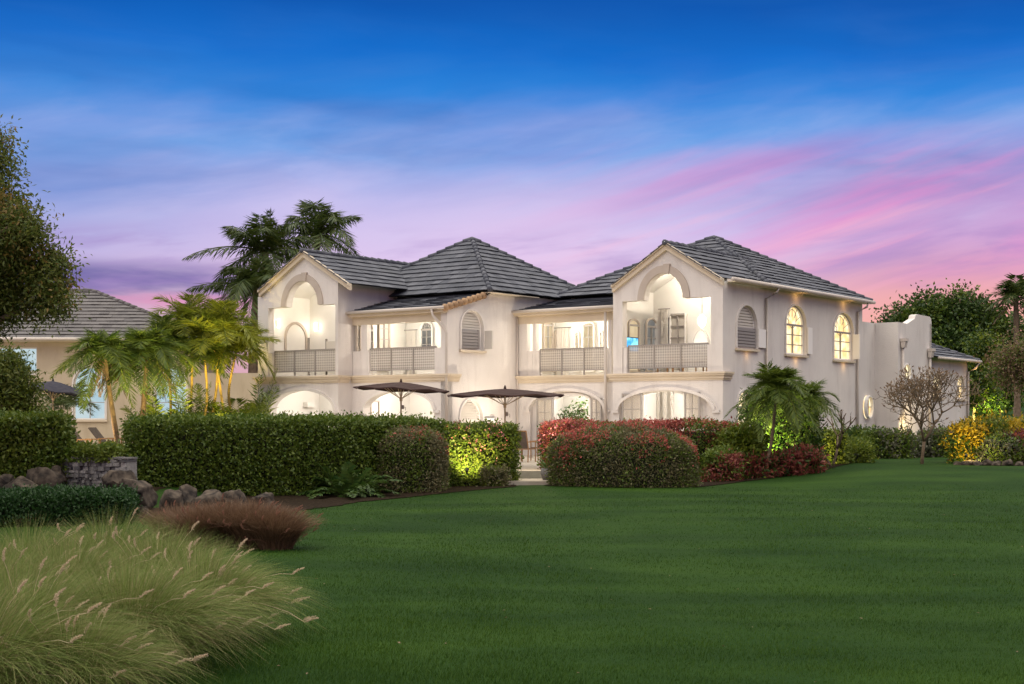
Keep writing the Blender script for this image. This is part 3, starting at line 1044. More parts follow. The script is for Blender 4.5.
# --- gutters and down pipes
def pipe(pts, r=.05, m='gutter'):
    MB().tube(pts, r, 8).build('down_pipe', m, villa, True)


MB().tube([(.42, -.1, 6.26), (.42, 12.0, 6.26)], .07, 8).build('gutter', 'gutter', villa, True)
MB().box(.02, .34, .3, 11.95, 6.20, 6.235).build('soffit', 'cream', villa)
MB().box(UM + .02, -8.52, -1.6, V2 + 1, 6.17, 6.20).build('soffit', 'cream', villa)
MB().tube([(UL1, V1 - .30, 5.50), (UM + .1, V1 - .30, 5.50)], .06, 8).build('gutter', 'gutter', villa, True)
MB().tube([(UM, V2 - .30, 5.58), (-4.36, V2 - .30, 5.58)], .06, 8).build('gutter', 'gutter', villa, True)
pipe([(UM - .45, V1 - .30, 5.46), (UM - .42, V1 - .28, 5.25), (UM - .02, V1 - .10, 4.75), (UM + .02, V1 - .06, 4.6), (UM + .02, V1 - .06, TZ)])
u_ = hu(607.5, V2)
pipe([(u_, V2 - .14, 5.5), (u_, V2 - .14, TZ)])
for px in (766.5, 857.5):
    v_ = hv(px, .07)
    pipe([(.42, v_ + .25, 6.22), (.38, v_ + .2, 6.05), (.08, v_, 5.85), (.07, v_, TZ)])
pipe([(UM + .06, hv(516, UM), 5.5), (UM + .06, hv(516, UM), TZ)], .035)

# --- parapet annex and its low hipped end
UA = .975
vA0, vA1 = 13.1, hv(931.5, .975)
zA = hz(322, .975, 13.1)
wall(front(13.1), [(-.9, -.3), (UA, -.3), (UA, zA), (-.9, zA)], (), .28)
zB = hz(317, UA, vA1)
v_a, v_b = hv(907, UA), hv(917, UA)
ov = (hv(903.0, UA), hv(911.0, UA), hz(381, UA, hv(907, UA)), hz(363.5, UA, hv(907, UA)))
ovp = lambda s=1.0, n_=20: [((ov[0] + ov[1]) / 2 + s * (ov[1] - ov[0]) / 2 * math.cos(k * 2 * math.pi / n_), (ov[2] + ov[3]) / 2 + s * (ov[3] - ov[2]) / 2 * math.sin(k * 2 * math.pi / n_)) for k in range(n_)]
wall(side(UA), [(13.38, -.3), (vA1, -.3), (vA1, zB - .22), (vA1 - .06, zB - .07), (vA1 - .22, zB), (v_b + .1, zB + .02), (v_b - .15, zB - .03), (v_b - .25, zB - .18), (v_a, zA - .02), (13.38, zA)], [ovp()], .28, 'parapet_wall')
wall(front(vA1), [(-3, -.3), (UA, -.3), (UA, zB - .3), (-3, zB - .3)], (), -.25)
def oval_window(xf, pts_f, m='lit'):
    q1, q2 = pts_f(1.0), pts_f(.88)
    o = MB(xf).strip(q2 + q2[:1], q1 + q1[:1], -.10, .03).build('oval_window', 'white', villa)
    MB(xf).poly(pts_f(.99), (), -.14, -.11).build('pane', m, o)
    c = (sum(q[0] for q in q1) / len(q1), sum(q[1] for q in q1) / len(q1))
    h = max(q[1] for q in q1) - c[1]; w_ = max(q[0] for q in q1) - c[0]
    MB(xf).box(c[0] - .015, c[0] + .015, -.11, -.05, c[1] - h * .9, c[1] + h * .9).box(c[0] - w_ * .8, c[0] + w_ * .8, -.11, -.055, c[1] - .015, c[1] + .015).build('muntin', 'muntin', o)
oval_window(side(UA), ovp)
# oval on the main side wall is cut as a lit window set on the wall face
c_, z_ = hv(866.5, 0), hz(407, 0, hv(866.5, 0))
oval_window(side(.14), lambda s=1.0: [(c_ + s * .36 * math.cos(k * math.pi / 10), z_ + s * .47 * math.sin(k * math.pi / 10)) for k in range(20)])
for px in (902.5, 929.5):
    v_ = hv(px, UA + .06)
    zt_ = hz(341 if px < 910 else 351, UA, v_)
    o = MB().poly([(UA + .02, zt_), (UA + .24, zt_), (UA + .18, zt_ - .28), (UA + .06, zt_ - .28)], (), v_ - .13, v_ + .13).box(UA + .02, UA + .27, v_ - .15, v_ + .15, zt_ - .02, zt_ + .10).build('rain_hopper', 'gutter', villa)
    pipe([(UA + .08, v_, zt_ - .25), (UA + .08, v_, TZ)], .055)
# the low part
ULo = .75
vB0, vB1 = vA1 + .25, hv(967.5, .75)
SWL = []
for a, b, s_, i_, t_ in ((933.5, 941.5, 397.5, 383.5, 373), (957.5, 964.5, 399, 386, 376)):
    SWL.append(side_win_spec(a, b, s_, i_, t_, ULo))
zE = hz(358, ULo, vB0 + .6)
wall(side(ULo), [(vB0, -.3), (vB1, -.3), (vB1, zE + .05), (vB0, zE + .05)], [arch(q[0], q[1], q[2], q[3], q[4] - q[3]) for q in SWL], .25)
wall(front(vB1), [(-5, -.3), (ULo, -.3), (ULo, zE), (-5, zE)], (), -.25)
for q in SWL: fan_window(side(ULo), q, 'lit', grid=(2, 2), trim=False)
hip_roof(-5, ULo + .38, vB0 - .1, vB1 + .5, zE, None, 'low_roof', 'tile', ((-2.0, vB0 - .1, zE + 1.35), (-2.0, vB1 - 2.6, zE + 1.35)), True)
MB().tube([(ULo + .46, vB0, zE - .02), (ULo + .46, vB1 + .5, zE - .02)], .06, 8).build('gutter', 'gutter', villa, True)
pipe([(ULo + .46, vB1 + .3, zE - .05), (ULo + .3, vB1 + .15, zE - .35), (ULo + .07, vB1 - .12, zE - .5), (ULo + .07, vB1 - .12, TZ)], .05)

# lights that the photograph shows on the walls
ORG = (1, .56, .18)
def soffit_light(u, v, z, w, dz=-1):
    MB().tube([(u, v, z + .01), (u, v, z + .055)], .05, 8).build('soffit_light', 'metal', villa)
    lamp('soffit_lamp', (u, v, z - .04), w, ORG, .16, villa)
for q in SW[1:]:
    soffit_light(.26, (q[0] + q[1]) / 2, 6.12, 2.4)
    lamp('sill_lamp', (.16, (q[0] + q[1]) / 2, q[2] - .25), 1.2, ORG, .10, villa)
lamp('sill_lamp', (.16, (SW[0][0] + SW[0][1]) / 2, SW[0][2] - .25), .9, ORG, .10, villa)
lamp('eave_lamp', (ULo + .5, vB1 + .2, zE - .5), 6, ORG, .04, villa)


def lw(u, v, z): return (P0[0] + u * UX + v * VX, P0[1] + u * UY + v * VY, z)
# terrace wall washers standing in front of the house
def washer(u, v, w, aim, size=95, z=TZ + .12, col=(1, .86, .68)):
    lamp('wall_washer', (u, v, z), w, col, .08, villa, 'SPOT', None, size).rotation_euler = (Vector(aim) - Vector((u, v, z))).to_track_quat('-Z', 'Y').to_euler()
    MB().tube([(u, v, z - .14), (u, v, z - .03)], [.07, .05], 10).build('wall_washer', 'metal', villa)
washer(UM + 1.5, -2.2, 420, (UM, -1.9, 4.0))
washer(UM + .9, -.6, 80, (UM, -.5, 2.2))
for u in (-6.6, -2.2): washer(u, (V2 if u < -4.3 else 0) - 2.2, 230, (u, 0, 3.2))
for u in (-11.2, -15.5): washer(u, (V1 if u > -13.3 else VL) - 2.2, 180, (u, VL, 3.2))
washer(UA + 1.0, 12.6, 420, (UA - .1, 14.4, 1.5), 60, .75, col=(1, .76, .38))

# --- the villa beyond the pool deck
villa2 = empty('guest_villa', (-22.6, 60.0, 0), R(4))
tag(villa2, 'tan walled villa with grey hip roof half hidden behind palms', 'house')
villa_now = villa2
ZE2 = 5.05
xf = front(0)
wins = [(hx - .68, hx + .68, 1.55, 3.05, 3.85) for hx in (4.15, 7.65)]
wall(xf, [(-6, -.3), (13.5, -.3), (13.5, 3.6), (8.9, 3.6), (8.9, ZE2), (-6, ZE2)], [arch(q[0], q[1], q[2], q[3], q[4] - q[3]) for q in wins] + [[(-5, 3.5), (1.9, 3.5), (1.9, 4.7), (-5, 4.7)]], .3, m='tan', par=villa2)
wall(side(8.9), [(.3, -.3), (8, -.3), (8, ZE2), (.3, ZE2)], (), .3, m='tan', par=villa2)
sv, villa = villa, villa2
for q in wins: fan_window(xf, q, 'litc', grid=(2, 2), fan=True)
glazed_door(xf, -5, 1.9, 3.5, 4.7, -.2, 'white', 'litc', 'high_window', (5, 1))
hip_roof(-6.6, 9.5, -.6, 9.0, ZE2, None, 'roof', 'tile2', ((-2, 4.2, 7.55), (3.3, 4.2, 7.55)))
MB().tube([(-6.6, -.68, ZE2 - .02), (9.5, -.68, ZE2 - .02)], .07, 8).build('gutter', 'gutter', villa2, True)
MB().box(-6.2, 9.3, -.55, -.02, ZE2 - .12, ZE2 - .08).build('soffit', 'cream', villa2)
villa = sv
# ------------------------------------------------------------------ planting
rng = np.random.default_rng(11)


def nrm(v): return v / np.maximum(np.linalg.norm(v, axis=-1, keepdims=True), 1e-9)


def leaves(P, D, N, L, Wd, fold=.18):
    """diamond leaves: base P, direction D, face normal N"""
    D = nrm(D); S = nrm(np.cross(D, N)); N2 = np.cross(S, D)
    L = np.broadcast_to(np.asarray(L, float), (len(P),))[:, None]; Wd = np.broadcast_to(np.asarray(Wd, float), (len(P),))[:, None]
    mid = P + D * L * .45
    V = np.stack([P, mid - S * Wd / 2 + N2 * fold * Wd, P + D * L - N2 * fold * L * .3, mid + S * Wd / 2 + N2 * fold * Wd], 1)
    return V.reshape(-1, 3)


def quads(n_, off=0): return np.arange(n_ * 4).reshape(n_, 4) + off


def wob(P, f, seed=0):
    """cheap smooth noise, about -1..1"""
    r_ = np.random.default_rng(seed)
    o = np.zeros(len(P))
    for k in range(6):
        d = r_.normal(size=3); d /= np.linalg.norm(d)
        o += np.sin(P @ d * f * (1 + .45 * k) + r_.uniform(0, 6.28)) / (1 + .35 * k)
    return o / 2.6


def at(px, py, y):
    return ((px - CX) / F * y, y, EYE + (HY - py) / F * y)


def leaf_obj(name, V, m, parent=None):
    return link(name, np_mesh(name, V, quads(len(V) // 4)), m, parent)


def rbox(n_, h, r):
    """random points and normals on a rounded box of half sizes h, standing on z = 0"""
    h = np.array(h, float)
    areas = np.array([h[1] * h[2]] * 2 + [h[0] * h[2]] * 2 + [h[0] * h[1] * 1.15, 0])
    s = rng.choice(6, n_, p=areas / areas.sum())
    P = rng.uniform(-1, 1, (n_, 3)) * h
    for k in range(6):
        ax, sg = k // 2, (1 if k % 2 == 0 else -1)
        P[s == k, ax] = sg * h[ax]
    rr = np.minimum(np.broadcast_to(np.array(r, float), (3,)), h)
    inner = np.clip(P, -(h - rr), h - rr)
    inner[:, 2] = np.clip(P[:, 2], -h[2], h[2] - rr[2])
    N = nrm(P - inner + 1e-6)
    Q = inner + N * rr
    Q[:, 2] += h[2]
    return Q, N


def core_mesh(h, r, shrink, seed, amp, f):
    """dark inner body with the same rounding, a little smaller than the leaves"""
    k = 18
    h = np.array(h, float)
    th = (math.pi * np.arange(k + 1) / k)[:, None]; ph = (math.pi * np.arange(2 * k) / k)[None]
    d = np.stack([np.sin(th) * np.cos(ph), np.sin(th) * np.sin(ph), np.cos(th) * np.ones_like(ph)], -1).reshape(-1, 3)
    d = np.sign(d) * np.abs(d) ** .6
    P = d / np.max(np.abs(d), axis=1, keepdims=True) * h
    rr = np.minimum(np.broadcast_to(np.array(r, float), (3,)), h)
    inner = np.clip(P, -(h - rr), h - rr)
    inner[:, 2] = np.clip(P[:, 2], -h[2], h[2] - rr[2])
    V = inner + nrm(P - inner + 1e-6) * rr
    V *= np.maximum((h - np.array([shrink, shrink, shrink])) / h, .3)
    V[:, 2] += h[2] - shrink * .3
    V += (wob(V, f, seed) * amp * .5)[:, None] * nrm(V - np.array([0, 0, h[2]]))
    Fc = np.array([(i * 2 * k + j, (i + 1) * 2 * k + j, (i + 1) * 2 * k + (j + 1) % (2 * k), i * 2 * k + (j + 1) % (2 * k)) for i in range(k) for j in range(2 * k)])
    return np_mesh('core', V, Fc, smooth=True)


def bush(name, loc, rz, h, r, n_, L, m, label, cat, amp=.08, f=2.2, seed=0, shag=.12, flowers=None, group=None, wd=.55):
    """clipped or loose shrub; flowers = (material, count, function(P) -> keep probability)"""
    root = empty(name, loc, rz)
    tag(root, label, cat, group)
    Q, N = rbox(n_, h, r)
    dp = wob(Q, f, seed) * amp + wob(Q, f * 3.1, seed + 1) * amp * .45
    Q = Q + N * (dp + rng.normal(0, shag * .5, n_) - shag * .25 + (rng.uniform(0, 1, n_) < .05) * rng.uniform(0, .10, n_))[:, None]
    D = N * .55 + rng.normal(0, .6, (n_, 3)) + np.array([0, 0, .22])
    Nn = N + rng.normal(0, .5, (n_, 3))
    Ls = L * rng.uniform(.6, 1.35, n_)
    ms = m if isinstance(m, (list, tuple)) else [m]
    if len(ms) == 1:
        leaf_obj('foliage', leaves(Q, D, Nn, Ls, Ls * wd), ms[0], root)
    else:
        w_ = wob(Q, f * 1.3, seed + 5) + rng.normal(0, .35, n_)
        for k, mm in enumerate(ms):
            lo = np.quantile(w_, k / len(ms)); hi = np.quantile(w_, (k + 1) / len(ms))
            s = (w_ >= lo) & (w_ <= hi)
            leaf_obj('foliage', leaves(Q[s], D[s], Nn[s], Ls[s], Ls[s] * wd), mm, root)
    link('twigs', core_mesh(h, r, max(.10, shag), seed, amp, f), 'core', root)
    if flowers:
        for (fm, cnt, keep, fl) in flowers:
            Q, N = rbox(cnt, h, r)
            s = rng.uniform(0, 1, cnt) < keep(Q / np.array([h[0], h[1], 2 * h[2]]), wob(Q, f * 2.2, seed + 9))
            Q, N = Q[s], N[s]
            c_ = len(Q)
            if not c_: continue
            Q = Q + N * (wob(Q, f, seed) * amp + shag * .35 + rng.normal(0, .03, c_))[:, None]
            Q = np.repeat(Q, 3, 0) + rng.normal(0, fl * .5, (c_ * 3, 3)); N = np.repeat(N, 3, 0)
            leaf_obj('flower_foliage', leaves(Q, N * .5 + rng.normal(0, .7, Q.shape), N + rng.normal(0, .5, Q.shape), fl * rng.uniform(.7, 1.3, len(Q)), fl * .7), fm, root)
    return root


# the clipped hedges
def hedge_between(pa, pb, ytop, th, n_, L, m, label, name='hedge', zb=None, yt2=None, flowers=None, seed=0, amp=.085, shag=.13):
    x0, y0, _ = at(pa[0], 0, pa[1]); x1, y1, _ = at(pb[0], 0, pb[1])
    ln = math.hypot(x1 - x0, y1 - y0)
    cx_, cy_ = (x0 + x1) / 2, (y0 + y1) / 2
    ang = math.atan2(y1 - y0, x1 - x0)
    cx_ -= math.sin(ang) * th / 2; cy_ += math.cos(ang) * th / 2
    zb_ = gzf(cx_, cy_) - .03 if zb is None else zb
    zt_ = EYE + (HY - ytop) / F * (pa[1] + pb[1]) / 2
    return bush(name, (cx_, cy_, zb_), ang, (ln / 2, th / 2, (zt_ - zb_) / 2), .16, n_, L, m, label, 'hedge', amp, 1.6, seed, shag, flowers)


hedge_between((141, 28.6), (446, 33.4), 421.5, 1.0, 62000, .075, 'hedge', 'long dark green clipped hedge running along the terrace above the boulders', zb=-.05)
hedge_between((436, 34.2), (519, 34.9), 426.5, 1.0, 20000, .075, ['hedge', 'hedge_lit'], 'short spotlit hedge dotted with pink blooms beside the terrace steps',
              flowers=[('pinkflower', 1500, lambda q, w: np.clip((q[:, 2] - .35) * .9, 0, 1) * (w > .1), .055)], seed=3)
hedge_between((-60, 26.4), (64, 27.0), 420.5, 1.3, 24000, .085, ['hedge', 'hedge_lit'], 'round shouldered green hedge above the boulders near the loungers', seed=5, zb=.32, amp=.1)
hedge_between((-80, 21.6), (128, 22.2), 497, 1.6, 42000, .055, 'lowhedge', 'low flat topped dark green hedge below the stone wall', zb=-.05, seed=8, amp=.07, shag=.08)
hedge_between((548, 37.6), (742, 38.4), 426, 1.1, 26000, .075, ['hedge', 'crotonred'], 'red flowering hedge in front of the open ground floor doors',
              flowers=[('redflower', 9000, lambda q, w: np.clip((q[:, 2] - .74) * 2.4, 0, 1) * np.clip(.45 + w * 1.2, 0, 1), .055), ('pinkflower', 1600, lambda q, w: (q[:, 2] > .6) * (q[:, 0] < -.5) * .9, .06)], seed=12, amp=.1)

x, y, _ = at(622.5, 0, 34.6)
bush('ixora_bush', (x, y, gzf(x, y) - .06), 0.03, (1.83, 1.15, .79), (1.7, 1.1, .79), 52000, .055, ['ixora', 'hedge', 'ixora'],
     'big mound shaped bush with red flowers across its crown', 'bush', .07, 2.4, 21, .08,
     [('redflower', 15000, lambda q, w: np.clip((q[:, 2] - .70) * 2.2, 0, 1) * np.clip(.50 + w * 1.2, 0, 1), .05),
      ('redflower', 9000, lambda q, w: np.clip((q[:, 2] - .28) * 1.8, 0, 1) * np.clip(.22 + w * .9, 0, 1), .045)])
x, y, _ = at(410, 0, 32.6)
bush('ixora_bush', (x, y, gzf(x, y) - .05), .05, (.80, .75, .74), (.6, .6, .5), 22000, .055, ['ixora', 'ixora', 'hedge'],
     'smaller rounded bush with orange tips against the long hedge', 'bush', .06, 2.6, 22, .08,
     [('redflower', 2600, lambda q, w: np.clip((q[:, 2] - .80) * 3.0, 0, 1) * np.clip(.35 + w, 0, 1), .045), ('redflower', 500, lambda q, w: (q[:, 0] > .8) * (q[:, 2] > .6) * .8, .045)])
x, y, _ = at(494, 0, 34.2)
bush('clipped_bush', (x, y, gzf(x, y) - .04), 0, (.30, .22, .24), .14, 2600, .06, ['ixora', 'hedge_lit'], 'small tan green bush at the end of the spotlit hedge by the steps', 'bush', .04, 3, 24)


def tubes_obj(name, segs, m, parent, n_=6):
    mb = MB()
    for pts, rs in segs: mb.tube(pts, rs, n_)
    return mb.build(name, m, parent, True)


# loose fern like shrub in front of the long hedge
def frond_pts(base, azm, elv, L, droop, n_=10):
    d = np.array([math.cos(azm) * math.cos(elv), math.sin(azm) * math.cos(elv), math.sin(elv)])
    t_ = np.linspace(0, 1, n_)
    P = np.asarray(base)[None] + d[None] * (t_ * L)[:, None]
    P[:, 2] -= droop * L * t_ ** 2
    hd = np.array([math.cos(azm), math.sin(azm), 0])
    P -= hd[None] * (droop * L * .25 * t_ ** 2)[:, None]
    return P


def frond_leaves(P, L, leaf, wd, per, lift=.25, sag=.35, side_spread=.9):
    """leaflets both sides along a frond spine"""
    n_ = per
    t_ = np.linspace(.10, .99, n_)
    seg = np.linspace(0, 1, len(P))
    Q = np.stack([np.interp(t_, seg, P[:, k]) for k in range(3)], 1)
    T = nrm(np.gradient(Q, axis=0))
    up = np.array([0, 0, 1.0])
    S = nrm(np.cross(T, up))
    U = np.cross(S, T)
    prof = np.sin(np.pi * np.clip(t_ * .88 + .10, 0, 1)) ** .7
    out = []
    for sg in (-1, 1):
        jit = rng.normal(0, .12, (n_, 3))
        D = S * sg * side_spread + T * (.35 + .6 * t_)[:, None] + U * lift + jit
        D[:, 2] -= sag * rng.uniform(.4, 1.4, n_)
        out.append(leaves(Q, D, U + S * sg * .2, leaf * prof * rng.uniform(.85, 1.1, n_), wd, .1))
    return np.concatenate(out)


def spine_segs(P, r): return ([tuple(q) for q in P], [r * (1 - .8 * k / (len(P) - 1)) for k in range(len(P))])


def palm(name, label, cat, trunk, r0, r1, nf, L, leaf, wd, per, m='palm', droop=(.3, .8), elev=(-.2, 1.3), group=None, bark='palmbark', sag=.35, skirt=3, seed=0):
    """feather palm: trunk is a list of points from the ground up"""
    rs_ = random.Random(seed)
    root = empty(name, trunk[0])
    tag(root, label, cat, group)
    b = np.array(trunk[0])
    pts = [tuple(np.array(q) - b) for q in trunk]
    # bend smoothly through the points
    tt = np.linspace(0, 1, len(pts)); ts = np.linspace(0, 1, 14)
    pp = np.stack([np.interp(ts, tt, [q[k] for q in pts]) for k in range(3)], 1)
    for _ in range(3): pp[1:-1] = (pp[:-2] + pp[1:-1] * 2 + pp[2:]) / 4
    rad = [(r0 + (r1 - r0) * k / 13) * (1 + .08 * (k % 2)) for k in range(14)]
    pp[0, 2] -= .15
    tubes_obj('trunk', [([tuple(q) for q in pp], rad)], bark, root, 9)
    top = pp[-1]
    V, sp = [], []
    for k in range(nf):
        a = k * 2.39996 + rs_.uniform(-.3, .3)
        f = (k + .5) / nf
        e = elev[0] + (elev[1] - elev[0]) * f ** .85 + rs_.uniform(-.12, .12)
        l = L * rs_.uniform(.82, 1.1) * (.75 + .25 * math.sin(math.pi * min(1, f + .25)))
        P = frond_pts(top, a, e, l, rs_.uniform(*droop))
        V.append(frond_leaves(P, l, leaf, wd, per, sag=sag))
        sp.append(spine_segs(P, .022 * L / 2))
    leaf_obj('crown', np.concatenate(V), m, root)
    for k in range(skirt):
        P = frond_pts(top - np.array([0, 0, .1]), rs_.uniform(0, 6.28), rs_.uniform(-1.2, -.5), L * .7, .25)
        leaf_obj('dead_frond', frond_leaves(P, L * .7, leaf * .6, wd * .6, per, sag=.6, side_spread=.5), 'brownleaf', root)
    tubes_obj('frond_stem', sp, 'limeleaf' if m in ('palm', 'palmgold') else 'palmdark', root, 4)
    return root


def clump(name, label, cat, loc, nf, L, leaf, wd, per, m, droop=(.3, .8), elev=(.2, 1.3), rad=.2, seed=0, group=None):
    rs_ = random.Random(seed)
    root = empty(name, loc)
    tag(root, label, cat, group)
    V, sp = [], []
    for k in range(nf):
        a = k * 2.39996 + rs_.uniform(-.3, .3)
        e = elev[0] + (elev[1] - elev[0]) * rs_.random()
        l = L * rs_.uniform(.7, 1.15)
        P = frond_pts((rad * math.cos(a), rad * math.sin(a), 0), a, e, l, rs_.uniform(*droop))
        V.append(frond_leaves(P, l, leaf, wd, per))
        sp.append(spine_segs(P, .012))
    leaf_obj('foliage', np.concatenate(V), m, root)
    tubes_obj('frond_stem', sp, 'palmdark', root, 4)
    return root


x, y, _ = at(348, 0, 31.0)
clump('leafy_shrub', 'loose shrub of broad drooping leaves in front of the long hedge', 'shrub', (x, y, gzf(x, y)), 46, 1.35, .22, .085, 15, 'fern', (.3, .9), (.35, 1.35), .25, 4)

# palms by the guest villa
Zd = .32
def tr(pts, y, zb=Zd):
    """trunk through pixels, the lowest one on the ground zb"""
    o = []
    for i, (px, py) in enumerate(pts):
        x_, y_, z_ = at(px, py, y + .1 * i)
        o.append((x_, y_, zb if i == 0 else z_))
    return o


palm('feather_palm', 'palm with leaning dark trunk near the blue umbrella', 'palm tree', tr([(120, 440), (110, 395), (104, 352)], 46), .09, .06, 34, 1.95, .65, .044, 42, 'palm', (.5, 1.0), (-.3, 1.25), seed=1)
palm('feather_palm', 'palm with upright brown trunk and full drooping crown beside the arched cool lit window', 'palm tree', tr([(140, 440), (144, 400), (148, 350)], 47), .10, .07, 38, 2.1, .7, .044, 44, 'palm', (.5, 1.05), (-.35, 1.25), seed=2)
GP = 'golden cane palms between the two villas'
for i, (b, mid, top, y, nf, L, dr) in enumerate([((170, 445), (171, 400), (168, 352), 50, 14, 2.2, .7), ((187, 445), (192, 390), (192, 328), 51, 14, 2.5, .75), ((205, 445), (217, 390), (219, 335), 50.5, 14, 2.4, .8),
                                                 ((229, 445), (222, 400), (214, 345), 50, 12, 2.2, .8), ((240, 445), (227, 395), (236, 352), 51, 13, 2.1, .8), ((196, 445), (208, 400), (205, 360), 50.2, 12, 1.9, .8)]):
    palm('cane_palm', ['slim golden cane palm nearest the upright brown trunked palm', 'tall golden cane palm with arching fronds above the cool lit window', 'tall golden cane palm with the highest stem of the leaning pair',
                       'golden cane palm leaning towards the guest villa', 'golden cane palm closest to the gabled wing of the large villa', 'short golden cane palm in the middle of its clump'][i], 'palm tree',
         tr([b, mid, top], y), .055, .04, nf + 8, L * 1.25, .78, .046, 40, 'palmgold' if i in (1, 2, 3, 4) else 'palm', (.35, dr + .15), (.3, 1.4), GP, 'cane', skirt=0, seed=20 + i)
clump('palm_shrub', 'dark bushy palm with no trunk behind the blue umbrella', 'palm shrub', (*at(62, 0, 53)[:2], 2.0), 26, 2.1, .55, .05, 22, 'palmdark', (.3, .8), (.0, 1.3), .15, 6)
clump('palm_shrub', 'leafy palm shrub crowding the stems beside the cool lit window', 'palm shrub', (*at(176, 0, 49.5)[:2], Zd), 40, 3.2, .55, .05, 26, 'limeleaf', (.15, .5), (.8, 1.45), .6, 17)
clump('palm_shrub', 'tall leafy palm shrub filling the gap between the golden stems and the gabled wing', 'palm shrub', (*at(236, 0, 51.5)[:2], Zd), 42, 3.4, .65, .05, 26, 'limeleaf', (.15, .55), (.8, 1.45), .6, 18)
clump('palm_shrub', 'low lit palm shrub at the foot of the golden cane palms', 'palm shrub', (*at(205, 0, 48.5)[:2], Zd), 44, 2.6, .50, .05, 24, 'limeleaf', (.3, .8), (.3, 1.3), .5, 7)
clump('palm_shrub', 'bright green palm shrub tucked against the end of the gabled wing', 'palm shrub', (*at(247, 0, 49)[:2], Zd), 24, 1.5, .4, .05, 16, 'limeleaf', (.3, .8), (.3, 1.3), .3, 8)
clump('banana_plant', 'young broad leaved plant beside the lounger', 'plant', (*at(116, 0, 45)[:2], Zd), 12, 1.1, .35, .14, 8, 'limeleaf', (.3, .9), (.5, 1.3), .1, 9)
# tall palms behind the gabled wing
for i, (b, top, y, nf, L, dr) in enumerate([((250, 440), (266, 252), 66, 24, 4.3, .5), ((300, 440), (318, 236), 68, 24, 4.5, .45), ((248, 440), (256, 288), 64, 26, 3.3, .7)]):
    palm('coconut_palm', ['tall dark palm whose fronds arch over the guest villa side of the gable', 'tallest dark palm rising behind the gable peak', 'lower dark palm with hanging fronds behind the cane palms'][i], 'palm tree',
         tr([b, top], y, .2), .20, .14, nf - 7, L * 1.05, 1.05, .06, 64, 'palmdark', (.3, dr + .25), (-.2, 1.4), None, 'bark', .85, seed=40 + i)
clump('far_palm', 'tip of a far palm showing over the gable roof ridge', 'palm tree', at(362, 268, 80), 14, 1.3, .4, .05, 18, 'palmdark', (.4, .8), (.2, 1.3), .1, 10)

# palms at the right wing's side wall
palm('garden_palm', 'small palm with thin dark leaning trunk in front of the side wall', 'palm tree', tr([(764, 475), (772, 440), (777, 388)], 37.5, gzf(6.8, 37.5)), .045, .035, 40, 1.60, .46, .034, 34, 'palm', (.35, .85), (-.6, 1.35), None, 'bark', skirt=0, seed=60)
palm('garden_palm', 'second small palm behind with fronds reaching over the lit side window', 'palm tree', tr([(812, 462), (806, 425), (806, 398)], 40, gzf(8.6, 40)), .05, .04, 30, 1.45, .44, .034, 32, 'palm', (.4, .9), (-.2, 1.25), None, 'bark', seed=61)


# ---- trees
def tree(name, label, cat, base, limbs, blobs, n_clusters, per, leaf, wd, m, m2=None, sig=.28, bark='bark', group=None, r0=.25, seed=0, flat=0.0):
    """limbs: lists of points (relative to base); blobs: (x, y, z, r) relative to base"""
    root = empty(name, base)
    tag(root, label, cat, group)
    segs = [(l, [max(.02, r0 * (1 - .85 * i / (len(l) - 1)) * (1 if k == 0 else .5)) for i in range(len(l))]) for k, l in enumerate(limbs)]
    r_ = np.random.default_rng(seed)
    B = np.array(blobs, float)
    vol = B[:, 3] ** 2
    pick = r_.choice(len(B), n_clusters, p=vol / vol.sum())
    d = nrm(r_.normal(size=(n_clusters, 3)))
    C = B[pick, :3] + d * (B[pick, 3] * r_.uniform(.55, 1.05, n_clusters))[:, None] * np.array([1, 1, 1 - flat])
    for i in range(0, n_clusters, max(1, n_clusters // 60)):
        b_ = B[pick[i], :3]
        segs.append(([tuple(b_), tuple((b_ + C[i]) / 2 + r_.normal(0, .06, 3)), tuple(C[i])], [.035 * r0 / .25, .022 * r0 / .25, .008]))
    tubes_obj('trunk', segs, bark, root, 7)
    Cl = np.repeat(C, per, 0); Dl = np.repeat(d, per, 0)
    sg = np.repeat(r_.uniform(.6, 1.3, n_clusters), per)[:, None] * sig
    P = Cl + r_.normal(0, 1, Cl.shape) * sg
    n_ = len(P)
    D = Dl * .5 + r_.normal(0, .7, P.shape) - np.array([0, 0, .15])
    V = leaves(P, D, np.array([0, 0, 1.]) * .6 + r_.normal(0, .6, P.shape), leaf * r_.uniform(.6, 1.3, n_), wd)
    if m2 is None:
        leaf_obj('crown', V, m, root)
    else:
        s = np.repeat(np.repeat(r_.uniform(0, 1, n_clusters) < m2[1], per), 4)
        leaf_obj('crown', V[~s], m, root)
        leaf_obj('crown', V[s], m2[0], root)
    return root


